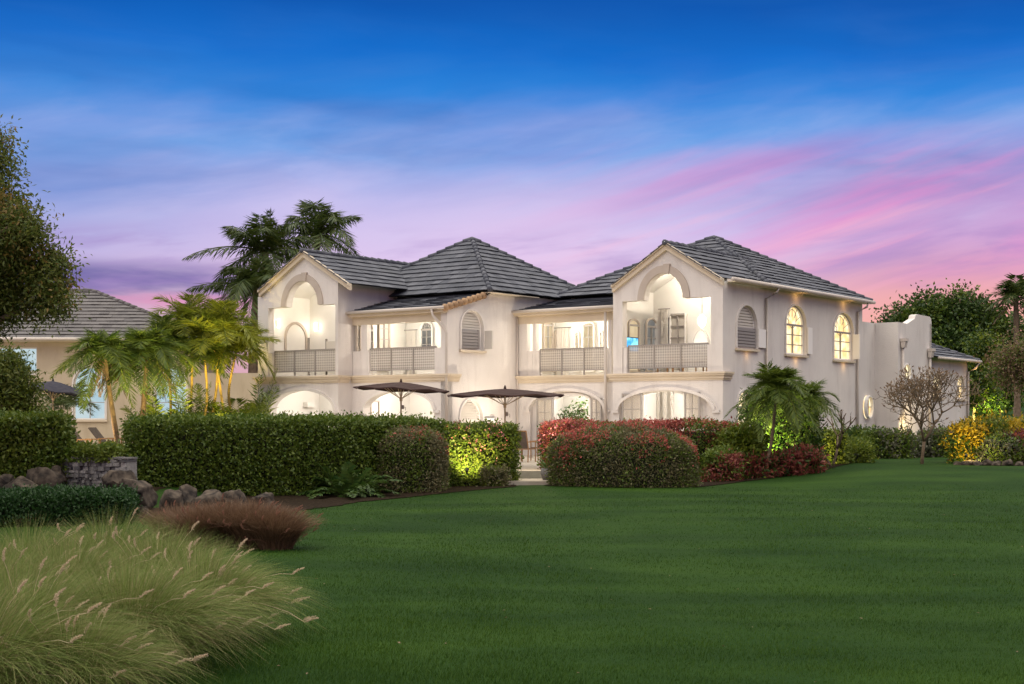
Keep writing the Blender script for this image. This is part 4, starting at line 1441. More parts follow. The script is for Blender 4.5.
# overhanging tree near the camera side of the pool deck: trunk out of the frame
bx, by, _ = at(-75, 0, 25)
bz = gzf(bx, by)
def rel(px, py, y, r): q = at(px, py, y); return (q[0] - bx, q[1] - by, q[2] - bz, r)
tree('spreading_tree', 'tall dark leafy tree hanging over the pool deck', 'tree', (bx, by, bz),
     [[(0, 0, -.2), (.1, 0, 1.5), (.2, .1, 3.2), (.5, 0, 4.6)], [(.2, .1, 2.6), (.9, .1, 3.4), (1.9, 0, 3.8)], [(.3, .1, 3.2), (1.0, -.2, 4.6), (1.4, 0, 5.6)]],
     [rel(-8, 178, 25, .50), rel(-10, 205, 25.4, .55), rel(24, 250, 25, .55), rel(-6, 275, 25.5, .85), rel(40, 282, 25, .52), rel(22, 300, 25.2, .42), rel(-30, 295, 25, .8), rel(58, 266, 25, .30), rel(8, 228, 24.6, .55), rel(-10, 145, 25.3, .40), rel(54, 296, 24.8, .34), rel(-30, 240, 26, 1.0)],
     820, 46, .10, .040, 'treeleaf', ('tipleaf', .12), .14, seed=3)
bx, by, _ = at(5, 0, 29); bz = .32
tree('young_tree', 'small bushy tree with fine leaves standing behind the round hedge', 'tree', (bx, by, bz),
     [[(0, 0, -.2), (.02, 0, .8), (.1, .05, 1.6)], [(0, 0, .7), (-.4, 0, 1.4)]],
     [rel(2, 374, 29, .42), rel(18, 388, 29, .36), rel(-18, 397, 29, .5), rel(26, 408, 29, .32), rel(2, 410, 28.8, .45), rel(8, 362, 29.2, .22)],
     260, 46, .095, .042, 'treeleaf', ('hedge_lit', .35), .14, seed=5, r0=.09)

# big round tree beyond the low roof, with lit leaves on one flank
bx, by, _ = at(955, 0, 88); bz = gzf(bx, by)
tree('round_tree', 'large dense round crowned tree beyond the low roofed end', 'tree', (bx, by, bz),
     [[(0, 0, -.3), (.1, 0, 2.0), (.1, 0, 4)], [(.1, 0, 2), (2, 0, 4)], [(.1, 0, 2), (-2, .3, 4.2)]],
     [rel(932, 322, 88, 1.7), rel(905, 332, 88, 1.5), rel(960, 318, 88, 1.6), rel(985, 335, 88, 1.6), rel(945, 350, 87, 2.0), rel(970, 365, 87, 1.9), rel(995, 365, 88, 1.6), rel(915, 355, 88, 1.7), rel(985, 392, 87, 1.3), rel(1003, 388, 87, 1.1), rel(890, 345, 89, 1.1), rel(1003, 338, 88, 1.5), rel(1015, 365, 88, 1.3)],
     1050, 52, .26, .15, 'bigtree', ('hedge', .35), .38, seed=9, r0=.3)
bx, by, _ = at(972, 0, 82); bz = gzf(bx, by)
tree('lime_tree', 'lime green lit young tree in front of the large round tree', 'tree', (bx, by, bz),
     [[(0, 0, -.3), (.1, 0, 1.5), (.1, 0, 2.6)], [(.1, 0, 1.4), (.5, 0, 3)]],
     [rel(974, 377, 82, .9), rel(983, 345, 82, .6), rel(990, 392, 82, .7), rel(968, 392, 81, .6)],
     150, 40, .22, .13, 'limeleaf', ('bigtree', .5), .3, seed=10, r0=.12)
palm('coconut_palm', 'dark palm at the field edge behind the brown shrub', 'palm tree', [(*at(1018, 0, 72)[:2], gzf(*at(1018, 0, 72)[:2])), at(1016, 298, 72)], .18, .13, 20, 2.3, .8, .075, 28, 'palmdark', (.3, .8), (-.2, 1.35), None, 'bark', .45, seed=70)
bx, by, _ = at(1016, 0, 52); bz = gzf(bx, by)
tree('brown_tree', 'sparse brownish tree at the edge of the yellow croton bed', 'tree', (bx, by, bz), [[(0, 0, -.2), (0, 0, 1), (-.1, 0, 1.8)], [(0, 0, .8), (.5, 0, 2)]],
     [rel(1008, 366, 52, .6), rel(1022, 374, 52, .6), rel(1020, 354, 52, .5)], 110, 36, .14, .06, 'brownleaf', ('treeleaf', .3), .28, seed=12, r0=.09)


# bare frangipani trees
def frangipani(label, loc, h, spread, depth, seed, nleaf, lean=()):
    rs_ = random.Random(seed)
    root = empty('frangipani_tree', loc)
    tag(root, label, 'tree', 'bare frangipani trees on the lawn edge')
    segs, tips = [], []
    def grow(p_, d_, l, r_, k):
        q = [p_]
        d2 = d_.copy()
        for i in range(3):
            d2 = (d2 + Vector((rs_.uniform(-.12, .12), rs_.uniform(-.12, .12), .10))).normalized()
            q.append(q[-1] + d2 * l / 3)
        segs.append(([tuple(c) for c in q], [r_, r_ * .92, r_ * .86, r_ * .8]))
        if k == 0:
            tips.append((q[-1], d2)); return
        m_ = 3 if rs_.random() < .55 else 2
        a0 = rs_.uniform(0, 6.28)
        s = d2.orthogonal().normalized(); u_ = d2.cross(s)
        for j in range(m_):
            a = a0 + j * 6.283 / m_ + rs_.uniform(-.4, .4)
            an = spread * rs_.uniform(.75, 1.25)
            grow(q[-1], (d2 * math.cos(an) + (s * math.cos(a) + u_ * math.sin(a)) * math.sin(an)).normalized(), l * rs_.uniform(.70, .9), r_ * .74, k - 1)
    for d0, l0, r0 in lean:
        grow(Vector((0, 0, -.05)), Vector(d0).normalized(), l0 * h, r0, depth)
    tubes_obj('trunk', segs, 'greybark', root, 6)
    P, D = [], []
    for p_, d_ in tips:
        for j in range(nleaf):
            if rs_.random() < .75:
                P.append(p_); D.append(d_ + Vector((rs_.uniform(-.9, .9), rs_.uniform(-.9, .9), rs_.uniform(-.5, .6))))
    if P:
        P = np.array([tuple(q) for q in P]); D = np.array([tuple(q) for q in D])
        leaf_obj('crown', leaves(P, D, rng.normal(0, 1, P.shape), .14 * rng.uniform(.6, 1.2, len(P)), .055), 'brownleaf', root)
    return root


x, y, _ = at(922, 0, 43); frangipani('wide leafless frangipani tree with two forked stems on the lawn', (x, y, gzf(x, y)), 1.0, .80, 7, 11, 1, [((.05, 0, 1), .76, .060)])
x, y, _ = at(832, 0, 41); frangipani('small bare frangipani tree in front of the yellow lit plants', (x, y, gzf(x, y)), .7, .55, 3, 8, 1, [((-.6, 0, 1), .8, .045), ((.35, 0, 1), .85, .045)])

# planting along the side wall
def sb(px, y, w, h, m, n_, L, label, name='shrub', cat='shrub', seed=0, flowers=None, group=None, wd=.55, shag=.2, amp=.15, py_base=None, zb=None):
    x_, y_, _ = at(px, 0, y)
    z_ = gzf(x_, y_) - .04 if zb is None else zb
    return bush(name, (x_, y_, z_), rng.uniform(-.3, .3), (w / 2, w / 2 * .85, h / 2), min(w, h) * .42, n_, L, m, label, cat, amp, 3.0, seed, shag, flowers, group, wd)


sb(741, 38.2, 1.35, 1.45, ['hedge_lit', 'limeleaf'], 6500, .11, 'bright green leafy shrub between the red hedge and the small palm', seed=31)
sb(722, 37.0, .9, .75, ['crotonred', 'hedge'], 3500, .10, 'low dark red croton below the bright green leafy shrub', 'croton_bush', seed=32, wd=.4)
for i, (px, w) in enumerate([(758, .8), (786, .9), (808, .8)]):
    sb(px, 37.8 + .3 * i, w, .62, ['crotonred', 'fern', 'crotonred'], 2400, .14, ['pinkish red croton at the foot of the thin leaning trunk', 'pinkish red croton in the middle of the row of three', 'pinkish red croton nearest the small bare frangipani'][i], 'croton_bush', seed=33 + i, group='red crotons under the small palms', wd=.34)
sb(780, 40.2, 2.2, 2.4, ['hedge', 'fern'], 11000, .11, 'dense green shrub lit from within behind the small palm', seed=38, shag=.3)
sb(822, 42.5, 1.3, .95, ['limeleaf', 'hedge_lit'], 5200, .11, 'yellow green lit shrub behind the small bare frangipani', seed=39)
sb(843, 43.5, 1.6, .55, ['limeleaf', 'hedge_lit'], 4200, .09, 'low yellow green ground shrub along the wall bed', seed=40)
for i, (px, y, w, h, m, lab) in enumerate([(866, 49, 1.5, 1.0, ['hedge', 'fern'], 'dark green shrub under the round lit window'), (892, 49, 1.35, .95, ['greyleaf', 'hedge'], 'greyish green shrub against the parapet annex'),
                                           (939, 50, 1.5, 1.0, ['hedge', 'greyleaf'], 'dark shrub below the arched windows of the low end'), (953, 51, 1.2, .9, ['greyleaf', 'hedge'], 'grey leaved shrub next to the yellow croton bed'), (850, 47, 1.3, .7, ['hedge', 'hedge_lit'], 'small glossy shrub beside the white down pipe')]):
    sb(px, y, w, h, m, 4200, .11, lab, seed=45 + i)
clump('palm_shrub', 'spotlit palm shrub at the foot of the parapet annex', 'palm shrub', (*at(912, 0, 52)[:2], gzf(*at(912, 0, 52)[:2])), 26, 1.5, .4, .055, 16, 'limeleaf', (.3, .8), (.3, 1.3), .3, 11)

# croton bed with its rock edging
for i, (px, y, w, h, m, lab) in enumerate([(982, 44.6, 1.5, 1.45, ['crotonyellow', 'hedge_lit'], 'tall croton with bright yellow top leaves'), (968, 44.0, 1.0, 1.25, ['crotonyellow', 'fern'], 'yellow and green croton at the lawn end of the bed'),
                                           (1003, 43.4, 1.1, .85, ['hedge', 'greyleaf'], 'green shrub in front of the tall yellow croton'), (1022, 43.8, 1.35, 1.0, ['crotondark', 'crotonred'], 'dark maroon croton in the rock edged bed'), (1016, 46.0, 1.5, 1.35, ['crotonyellow', 'hedge_lit'], 'yellow croton behind the dark maroon one')]):
    sb(px, y, w, h, m, 4600, .12, lab, 'croton_bush', 'croton', seed=55 + i, wd=.42)


def rock(loc, s, seed, label, group=None, m='rock', name='boulder'):
    r_ = np.random.default_rng(seed)
    k = 30
    th = np.linspace(0, math.pi, k)[:, None]; ph = (np.arange(2 * k) * math.pi / k)[None]
    V = np.stack([np.sin(th) * np.cos(ph), np.sin(th) * np.sin(ph), np.cos(th) * np.ones_like(ph)], -1).reshape(-1, 3)
    # facets: pull the points to a few random planes
    for _ in range(14):
        d = nrm(r_.normal(size=3)); c = r_.uniform(.50, .85)
        e = np.maximum(V @ d - c, 0)
        V -= e[:, None] * d * 1.0
    V *= 1 + .07 * wob(V, 5, seed)[:, None] + .035 * wob(V, 11, seed + 1)[:, None] + .02 * wob(V, 24, seed + 2)[:, None]
    V *= np.array(s)
    V[:, 2] += s[2] * .55
    Fc = np.array([(i * 2 * k + j, (i + 1) * 2 * k + j, (i + 1) * 2 * k + (j + 1) % (2 * k), i * 2 * k + (j + 1) % (2 * k)) for i in range(k - 1) for j in range(2 * k)])
    o = link(name, np_mesh(name, V, Fc, smooth=True), m)
    o.location = loc
    o.rotation_euler = (0, 0, r_.uniform(0, 6))
    return tag(o, label, 'boulder', group)


BG = 'boulders of the retaining bank'
for i, (px, pyb, y, w, h, lab) in enumerate([(22, 498, 26.0, .62, .40, 'grey boulder at the foot of the round shouldered hedge'), (44, 488, 26.4, .55, .40, 'brown boulder between the grey one and the stone wall'), (58, 480, 26.8, .35, .30, 'small dark boulder tucked against the stone wall end'),
                                             (4, 490, 26.2, .35, .30, 'rust coloured boulder peeping under the round shouldered hedge'), (118, 494, 25.6, .52, .52, 'black boulder in front of the stone wall'), (136, 501, 25.4, .62, .42, 'broad dark boulder between the stone wall and the long hedge'),
                                             (170, 516, 24.0, .38, .50, 'upright pale brown boulder under the long hedge'), (144, 518, 23.6, .18, .26, 'small square grey stone between the low hedge and the pale boulder'), (205, 514, 24.4, .55, .42, 'tan streaked boulder behind the red grass'),
                                             (236, 511, 25.0, .48, .38, 'rounded tan boulder half hidden by red grass'), (262, 508, 25.8, .40, .30, 'last low boulder at the far end of the red grass'), (188, 505, 25.2, .40, .34, 'dark boulder wedged in shadow under the long hedge')]):
    x, y_, z = at(px, pyb, y)
    rock((x, y_, min(z, gzf(x, y_) + .25) - .06), (w * .80, w * .62, h * .86), 100 + i, lab, BG)
RG = 'edging rocks of the croton bed'
for i, px in enumerate((958, 967, 976, 986, 996, 1007, 1019)):
    x, y_, z = at(px, 0, 42.6 - .1 * i)
    rock((x, y_, gzf(x, y_) - .06), (.20 + .05 * (i % 3), .2, .15 + .04 * (i % 2)), 200 + i,
         ['smallest tan rock at the lawn tip of the croton bed edging', 'tan rock beside the smallest edging rock', 'flat brown edging rock under the yellow and green croton', 'brown edging rock under the tall yellow croton', 'rounded edging rock in front of the green shrub', 'grey edging rock where the maroon croton begins', 'large grey edging rock under the maroon croton'][i], RG)

# stacked stone wall
sw0, sw1 = at(60, 0, 27.0), at(124, 0, 26.4)
ang = math.atan2(sw1[1] - sw0[1], sw1[0] - sw0[0])
ln = math.hypot(sw1[0] - sw0[0], sw1[1] - sw0[1])
mb = MB()
z = 0.0
while z < .66:
    hh = random.uniform(.045, .085); a = random.uniform(-.05, 0)
    while a < ln:
        w_ = random.uniform(.05, .16)
        d = random.uniform(-.05, .05)
        mb.box(a, min(a + w_ - .012, ln + .05), d, .35 + d * .2, z + random.uniform(-.01, .01), z + hh - random.uniform(.0, .02))
        a += w_
    z += hh
mb.box(-.02, ln + .02, .06, .36, -.2, z - .05)
o = mb.build('stone_wall', 'stone')
o.location = (sw0[0], sw0[1], .24); o.rotation_euler = (0, 0, ang)
tag(o, 'grey dry stacked stone wall between the boulders', 'wall')
x, y, _ = at(91, 0, 27.0)
bush('creeper', (x, y, .84), ang, (.68, .30, .13), .1, 4200, .07, ['hedge', 'hedge_lit'], 'green creeper spilling over the top of the stone wall', 'plant', .06, 4, 77)


# ---- ornamental grass
def grass_clump(label, loc, r0, L, n_, m, pm, plumes, seed, name='fountain_grass', group=None, stiff=1.0, w=.0048, plume_len=.095, spr=.52):
    r_ = np.random.default_rng(seed)
    root = empty(name, loc)
    tag(root, label, 'grass clump', group); root['kind'] = 'thing'
    def curves(cnt, spread, ll):
        a = r_.uniform(0, 2 * np.pi, cnt); q = np.sqrt(r_.uniform(0, 1, cnt))
        B = np.stack([np.cos(a) * q * r0, np.sin(a) * q * r0, np.full(cnt, -.05)], 1)
        a2 = a + r_.normal(0, .85, cnt)
        out = np.stack([np.cos(a2), np.sin(a2), np.zeros(cnt)], 1)
        tilt = (spread * q + r_.uniform(0, .18, cnt))[:, None]
        l = (ll * (1.12 - .75 * r_.uniform(0, 1, cnt) ** 1.8))[:, None]
        wind = np.array([.05, -.02, 0])
        def f(t_): return B + (out * (tilt * .55 * t_ + tilt * .75 * t_ ** 2.2) + wind * t_ ** 2) * l + np.array([0, 0, 1]) * l * ((1.05 - .12 * tilt) * t_ - (.16 + 1.5 * tilt * tilt) / stiff * t_ ** 2.6)
        return f, out
    f, out = curves(n_, spr, L)
    K = 6
    S = nrm(np.cross(out, np.array([0, 0, 1.])) + r_.normal(0, .5, out.shape))
    ts = np.linspace(0, 1, K)
    V = np.zeros((n_, K, 2, 3))
    for k, t_ in enumerate(ts):
        p_ = f(t_)
        ww = w * (1 - .88 * t_)
        V[:, k, 0] = p_ - S * ww / 2; V[:, k, 1] = p_ + S * ww / 2
    i0 = (np.arange(n_) * K * 2)[:, None] + (np.arange(K - 1) * 2)[None]
    Fc = np.stack([i0, i0 + 1, i0 + 3, i0 + 2], -1).reshape(-1, 4)
    if m == 'grassblade':
        c_ = int(n_ * .80) * (K - 1)
        link('blades', np_mesh('blades', V.reshape(-1, 3), Fc[:c_]), m, root)
        link('dry_blades', np_mesh('dry_blades', V.reshape(-1, 3), Fc[c_:]), 'dryblade', root)
    else:
        link('blades', np_mesh('blades', V.reshape(-1, 3), Fc), m, root)
    f, out = curves(plumes, .55, L * .93)
    P1_, Pm = f(1.0), f(.9)
    D = nrm(nrm(P1_ - Pm) + np.array([.10, 0, 1.0]))
    ts5 = [f(q) for q in (.45, .7, .9)]
    for k in range(plumes):
        hairs = 110
        tt = r_.uniform(0, 1, hairs)
        bend = np.array([.25, 0, -.1])
        Q = P1_[k] + D[k] * (tt * plume_len)[:, None] + bend * (tt ** 2 * plume_len)[:, None]
        Dh = D[k] * 1.1 + r_.normal(0, .55, (hairs, 3))
        Vh = leaves(Q, Dh, r_.normal(0, 1, (hairs, 3)), .019 * (1.25 - np.abs(tt - .35)), .005)
        spine = [tuple(q[k]) for q in ts5] + [tuple(P1_[k]), tuple(P1_[k] + D[k] * plume_len * .5 + bend * .25 * plume_len)]
        mb = MB().tube(spine, [.0018] * 4 + [.005], 4)
        o4 = len(mb.v)
        me = bpy.data.meshes.new('plume')
        me.from_pydata(mb.v + [tuple(q) for q in Vh], [], mb.f + (quads(hairs, o4)).tolist())
        link('plume', me, pm, root)
    return root


FG = 'green fountain grass clumps'
for i, (px, y, L, r0, n_) in enumerate([(198, 11.0, .92, .28, 5200), (128, 9.7, .95, .32, 6200), (20, 9.2, .98, .32, 6200), (158, 12.3, .98, .30, 5200), (66, 11.6, .98, .30, 5200), (-15, 11.0, 1.0, .32, 4600), (110, 13.8, 1.0, .30, 4200), (-40, 8.3, 1.0, .34, 4600), (28, 13.4, .95, .30, 3800), (70, 8.5, .72, .24, 4600)]):
    x, y_, _ = at(px, 0, y)
    grass_clump(['green fountain grass clump at the lawn tip of its bed', 'nearest big fountain grass clump with blades sweeping over the lawn', 'large fountain grass clump next to the nearest big one', 'fountain grass clump with the most seed heads behind the lawn tip one', 'fountain grass clump in the heart of the bed',
                 'fountain grass clump cut by the picture edge in mid bed', 'hindmost fountain grass clump facing the red grass', 'fountain grass clump in the bottom corner of the picture', 'hindmost fountain grass clump facing the low hedge', 'short front fountain grass clump at the bottom edge of the picture'][i], (x, y_, gzf(x, y_)), r0 * 1.1, L, int(n_ * 1.7), 'grassblade', 'plume', 40, 300 + i, group=FG)
RGG = 'red fountain grass clumps'
for i, (px, y, L, r0) in enumerate([(276, 18.2, .62, .20), (254, 18.4, .70, .24), (229, 18.6, .72, .24), (202, 18.5, .66, .24), (178, 19.2, .62, .22)]):
    x, y_, _ = at(px, 0, y)
    grass_clump(['rust red grass clump at the lawn end of its row', 'rust red grass clump next to the end one', 'rust red grass clump in the middle of its row', 'rust red grass clump before the last', 'rust red grass clump nearest the low hedge'][i], (x, y_, gzf(x, y_)), r0, L, 5200, 'redgrass', 'redplume', 30, 340 + i, 'red_grass', RGG, 1.8, .008, .09, .45)

# ---- the mown lawn's blades
n_ = 520000
u_ = rng.uniform(0, 1, n_)
yy = 1 / (1 / 6.6 + u_ * (1 / 34 - 1 / 6.6)) + rng.uniform(-.1, .1, n_)
xx = (rng.uniform(-.06, 1.28, n_) * 1024 - CX + 0) / F * 1.06 * yy
keep = ~in_beds(xx, yy) & ~((yy > 24) & (xx < -6.2))
xx, yy = xx[keep], yy[keep]
n_ = len(xx)
P = np.stack([xx, yy, gz(xx, yy) - .01], 1)
sc = np.clip(yy / 9, .8, 3.2)
patch = wob(P * np.array([1, 1, 0]), .9, 4) * .28 + wob(P * np.array([1, 1, 0]), 5.0, 6) * .25 + 1
D = np.stack([rng.normal(0, .45, n_) + .2, rng.normal(0, .45, n_), np.ones(n_)], 1)
D = nrm(D); S = nrm(np.stack([rng.normal(0, 1, n_), rng.normal(0, .5, n_), np.zeros(n_)], 1))
hh = (.042 * rng.uniform(.5, 1.25, n_) * np.clip(patch, .5, 1.6))[:, None]
ww = (.0042 * sc)[:, None]
V = np.stack([P - S * ww / 2, P + S * ww / 2, P + D * hh], 1).reshape(-1, 3)
struct(link('grass', np_mesh('grass', V, np.arange(n_ * 3).reshape(n_, 3)), 'lawnblade'), 'stuff')


# a few fallen leaves on the turf
k_ = 90
yf = rng.uniform(8, 33, k_); xf_ = (rng.uniform(.2, 1.0, k_) * 1024 - CX) / F * yf
ok = ~in_beds(xf_, yf); xf_, yf = xf_[ok], yf[ok]; k_ = len(xf_)
o = leaf_obj('fallen_leaves', leaves(np.stack([xf_, yf, gz(xf_, yf) + .035], 1), np.stack([rng.normal(0, 1, k_), rng.normal(0, 1, k_), rng.normal(0, .15, k_)], 1), np.array([0, 0, 1.]) + rng.normal(0, .3, (k_, 3)), rng.uniform(.02, .04, k_), .016), 'brownleaf')
struct(o, 'stuff')


# ------------------------------------------------------------------ furniture and small things
def umbrella(label, loc, half, h, rise, rz, m, crank=True, tilt=0.0):
    root = empty('patio_umbrella', loc, rz)
    tag(root, label, 'umbrella')
    MB().tube([(0, 0, .0), (0, 0, h + rise + .05)], .025, 10).build('pole', 'pole', root, True)
    MB().tube([(0, 0, .0), (0, 0, .08)], [.32, .26], 16).build('base', 'metal', root)
    mb = MB()
    c = (0, 0, h + rise)
    pts = []
    for k in range(8):
        a = k * math.pi / 4 + math.pi / 8
        rr = half
        pts.append((rr * math.cos(a), rr * math.sin(a), h + rr * math.cos(a) * tilt))
    n_ = 5
    for k in range(8):
        p_, q_ = Vector(pts[k]), Vector(pts[(k + 1) % 8])
        for j in range(n_):
            f0, f1 = j / n_, (j + 1) / n_
            g_ = lambda e, f: (e[0] * f, e[1] * f, c[2] + (e[2] - c[2]) * f ** 1.35)
            sagm = lambda f: Vector(g_((p_ + q_) / 2, f)) * 1 + Vector((0, 0, -.05 * f))
            A0, A1, B0, B1 = g_(p_, f0), g_(p_, f1), g_(q_, f0), g_(q_, f1)
            m0, m1 = tuple(sagm(f0)), tuple(sagm(f1))
            if j == 0:
                mb.face([A0, A1, m1]); mb.face([A0, m1, B1])
            else:
                mb.face([A0, A1, m1, m0]); mb.face([m0, m1, B1, B0])
        m1 = tuple(sagm(1.0))
        for e0, e1 in ((tuple(p_), m1), (m1, tuple(q_))):
            mb.face([e0, e1, (e1[0] * 1.002, e1[1] * 1.002, e1[2] - .035), (e0[0] * 1.002, e0[1] * 1.002, e0[2] - .035)])
    cn = mb.build('canopy', m, root)
    MB().tube([(0, 0, h + rise - .02), (0, 0, h + rise + .10)], [.05, .02], 10).build('finial', m, cn)
    for k in range(8):
        e = pts[k]
        rb = MB().tube([(e[0] * .04, e[1] * .04, h + rise - .04), (e[0] * .5, e[1] * .5, c[2] + (e[2] - c[2]) * .5 ** 1.35 - .03), (e[0] * .98, e[1] * .98, e[2] - .02)], .012, 6).build('rib', 'pole', root)
        MB().tube([(0, 0, h - .32), (e[0] * .45, e[1] * .45, c[2] + (e[2] - c[2]) * .45 ** 1.35 - .04)], .009, 6).build('strut', 'pole', rb)
    MB().tube([(0, 0, h - .38), (0, 0, h - .26)], .045, 10).build('hub', 'pole', root)
    if crank: MB().box(.02, .09, -.03, .03, h - .62, h - .50).tube([(.08, 0, h - .56), (.14, 0, h - .56), (.14, 0, h - .66)], .008, 6).build('crank', 'metal', root)
    return root


x, y, _ = at(401, 0, 42.0)
umbrella('dark umbrella opened in front of the arched opening of the first loggia', (x, y, TZ), 1.48, 2.30, .20, .3, 'canopy', tilt=-.05)
x, y, _ = at(505, 0, 40.0)
umbrella('wide dark umbrella in front of the louvred ground floor window', (x, y, TZ), 1.76, 2.09, .17, .12, 'canopy')
x, y, _ = at(53, 0, 50.0)
umbrella('dark blue umbrella on the pool deck in front of the guest villa', (x, y, .32), 1.32, 2.30, .36, .4, 'canopyb', False, -.12)


def dining_chair(label, loc, rz):
    root = empty('dining_chair', loc, rz)
    tag(root, label, 'chair', 'teak sling chairs on the terrace')
    for sx in (-.24, .24):
        MB().tube([(sx, -.25, 0), (sx, -.25, .64)], .020, 6).build('leg', 'teak', root)
        MB().tube([(sx, .24, 0), (sx, .21, .44), (sx, .36, 1.0)], .020, 6).build('leg', 'teak', root)
        MB().box(sx - .03, sx + .03, -.29, .26, .63, .66).build('armrest', 'teak', root)
    MB().box(-.24, .24, -.26, .24, .40, .43).build('seat_frame', 'teak', root)
    MB().box(-.215, .215, -.26, .22, .432, .445).build('seat', 'sling', root)
    mb = MB()
    mb.face([(-.215, .21, .45), (.215, .21, .45), (.215, .355, .98), (-.215, .355, .98)])
    mb.face([(-.215, .225, .45), (-.215, .37, .98), (.215, .37, .98), (.215, .225, .45)])
    mb.build('backrest', 'sling', root)
    MB().box(-.24, .24, .345, .375, .97, 1.01).build('top_rail', 'teak', root)
    return root


x, y, _ = at(525, 0, 44.0); dining_chair('teak dining chair with brown sling seen between the hedges, nearer the red hedge', (x, y, TZ), R(150))
x, y, _ = at(511, 0, 44.6); dining_chair('teak dining chair half hidden by the end of the spotlit hedge', (x, y, TZ), R(150))
x, y, _ = at(541, 0, 45.4); dining_chair('teak dining chair mostly hidden behind the red hedge', (x, y, TZ), R(-30))


def lounger(label, loc, rz):
    root = empty('sun_lounger', loc, rz)
    tag(root, label, 'lounger', 'loungers on the pool deck')
    fr = MB().box(-1.0, 1.0, -.33, -.27, .28, .34).box(-1.0, 1.0, .27, .33, .28, .34).box(-1.0, -.94, -.27, .27, .28, .34).box(.94, 1.0, -.27, .27, .28, .34).build('frame', 'teak', root)
    for sx in (-.85, .85):
        for sy in (-.30, .30):
            MB().box(sx - .03, sx + .03, sy - .03, sy + .03, 0, .28).build('leg', 'teak', root)
    MB().box(-.25, .98, -.27, .27, .345, .375).build('seat', 'sling', root)
    MB().poly([(-.25, .36), (-.78, .98), (-.81, .955), (-.27, .33)], (), -.27, .27).build('backrest', 'sling', root)
    for sy in (-.33, .33):
        MB().box(-.35, .25, sy - .03, sy + .03, .56, .60).box(-.34, -.29, sy - .02, sy + .02, .34, .56).box(.18, .23, sy - .02, sy + .02, .34, .56).build('armrest', 'teak', root)
    return root


x, y, _ = at(90, 0, 48.0); lounger('lounger with raised dark back and teak arms beside the round shouldered hedge', (x, y, .32), R(-12))
x, y, _ = at(112, 0, 50.0); lounger('second lounger partly behind the young broad leaved plant', (x, y, .32), R(-12))

# potted agave by the steps
x, y, _ = at(547, 0, 35.4)
pot = empty('potted_plant', (x, y, .09)); tag(pot, 'spiky green plant in a pale stone pot beside the terrace steps', 'potted plant')
MB().tube([(0, 0, 0), (0, 0, .16), (0, 0, .30)], [.11, .17, .15], 14).build('pot', 'stone', pot, True)
V = []
for k in range(16):
    a = k * 2.4
    V.append(leaves(np.array([[0, 0, .28]]), np.array([[math.cos(a), math.sin(a), .35 + .05 * k]]), np.array([[0, 0, 1.]]), .34, .07))
leaf_obj('foliage', np.concatenate(V), 'fern', pot)
# plant inside the lit doorway
q = (hu(573, 1.4), 1.4); xx_, yy_, _z = lw(q[0], q[1], 0)
tree('indoor_plant', 'leafy potted plant silhouetted in the lit doorway', 'plant', (xx_, yy_, TZ + .02), [[(0, 0, 0), (.02, 0, .6), (.05, 0, 1.1)], [(0, 0, .5), (-.3, 0, 1.2)], [(0, 0, .6), (.35, 0, 1.4)]],
     [(0, 0, 1.4, .45), (-.35, 0, 1.2, .3), (.4, 0, 1.6, .35)], 60, 9, .16, .06, 'fern', None, .12, seed=15, r0=.03)

# television and balcony furniture
v_ = RD + .95
u_ = -4.28 + .20; a0, a1 = hv(625.5, u_), hv(637, u_)
tv = empty('television', lw(u_, (a0 + a1) / 2, hz(344, u_, a0)), math.atan2(UY, UX) + R(90)); tag(tv, 'television with bright blue picture on the balcony room wall', 'television')
hw = (a1 - a0) / 2
MB().box(-hw - .03, hw + .03, -.04, .02, -.26, .26).build('case', 'black', tv)
MB().box(-hw, hw, -.046, -.042, -.23, .23).build('screen', 'tv', tv)


def balcony_chair(label, u, v, rz, z=FL):
    o = empty('armchair', lw(u, v, z), rz); tag(o, label, 'armchair', 'balcony armchairs')
    MB().box(-.34, .34, -.34, .30, .30, .44).build('seat_cushion', 'cushion', o)
    MB().poly([(-.34, .40), (.34, .40), (.34, .86), (-.34, .86)], (), .22, .34).build('backrest', 'cushion', o)
    for sx in (-.36, .36):
        MB().box(sx - .03, sx + .03, -.36, .34, .55, .60).build('armrest', 'teak', o)
        for sy in (-.32, .30): MB().box(sx - .025, sx + .025, sy - .025, sy + .025, 0, .55).build('leg', 'teak', o)


aa = math.atan2(UY, UX)
balcony_chair('cushioned armchair behind the railing of the television balcony, nearer the television', -2.9, 1.5, aa + 2.6)
balcony_chair('cushioned armchair behind the railing of the television balcony, nearer the side wall', -1.0, 1.5, aa + 3.6)
balcony_chair('cushioned armchair on the balcony between the round fan window and the shutters', -9.9, V1 + 1.5, aa + 3.4)
def table(label, u, v, w, h, z=FL):
    o = empty('side_table', lw(u, v, z), aa); tag(o, label, 'table')
    MB().box(-w, w, -.3, .3, h - .04, h).build('tabletop', 'teak', o)
    for sx in (-w + .04, w - .04):
        for sy in (-.26, .26): MB().box(sx - .02, sx + .02, sy - .02, sy + .02, 0, h - .04).build('leg', 'teak', o)
table('low teak table between the two cushioned armchairs', -1.95, 1.1, .5, .42)
db = empty('daybed', lw(UCL - .1, VL + 1.5, FL), aa); tag(db, 'white daybed with low posts in the sconce lit balcony', 'daybed')
MB().box(-.75, .75, -.5, .5, .25, .45).build('mattress', 'cushion', db)
for sx in (-.75, .75):
    for sy in (-.48, .48): MB().box(sx - .03, sx + .03, sy - .03, sy + .03, 0, 1.5).build('post', 'metal' if sx < 0 else 'white', db)
MB().box(-.75, .75, .45, .49, .45, 1.4).build('headboard', 'cushion', db)


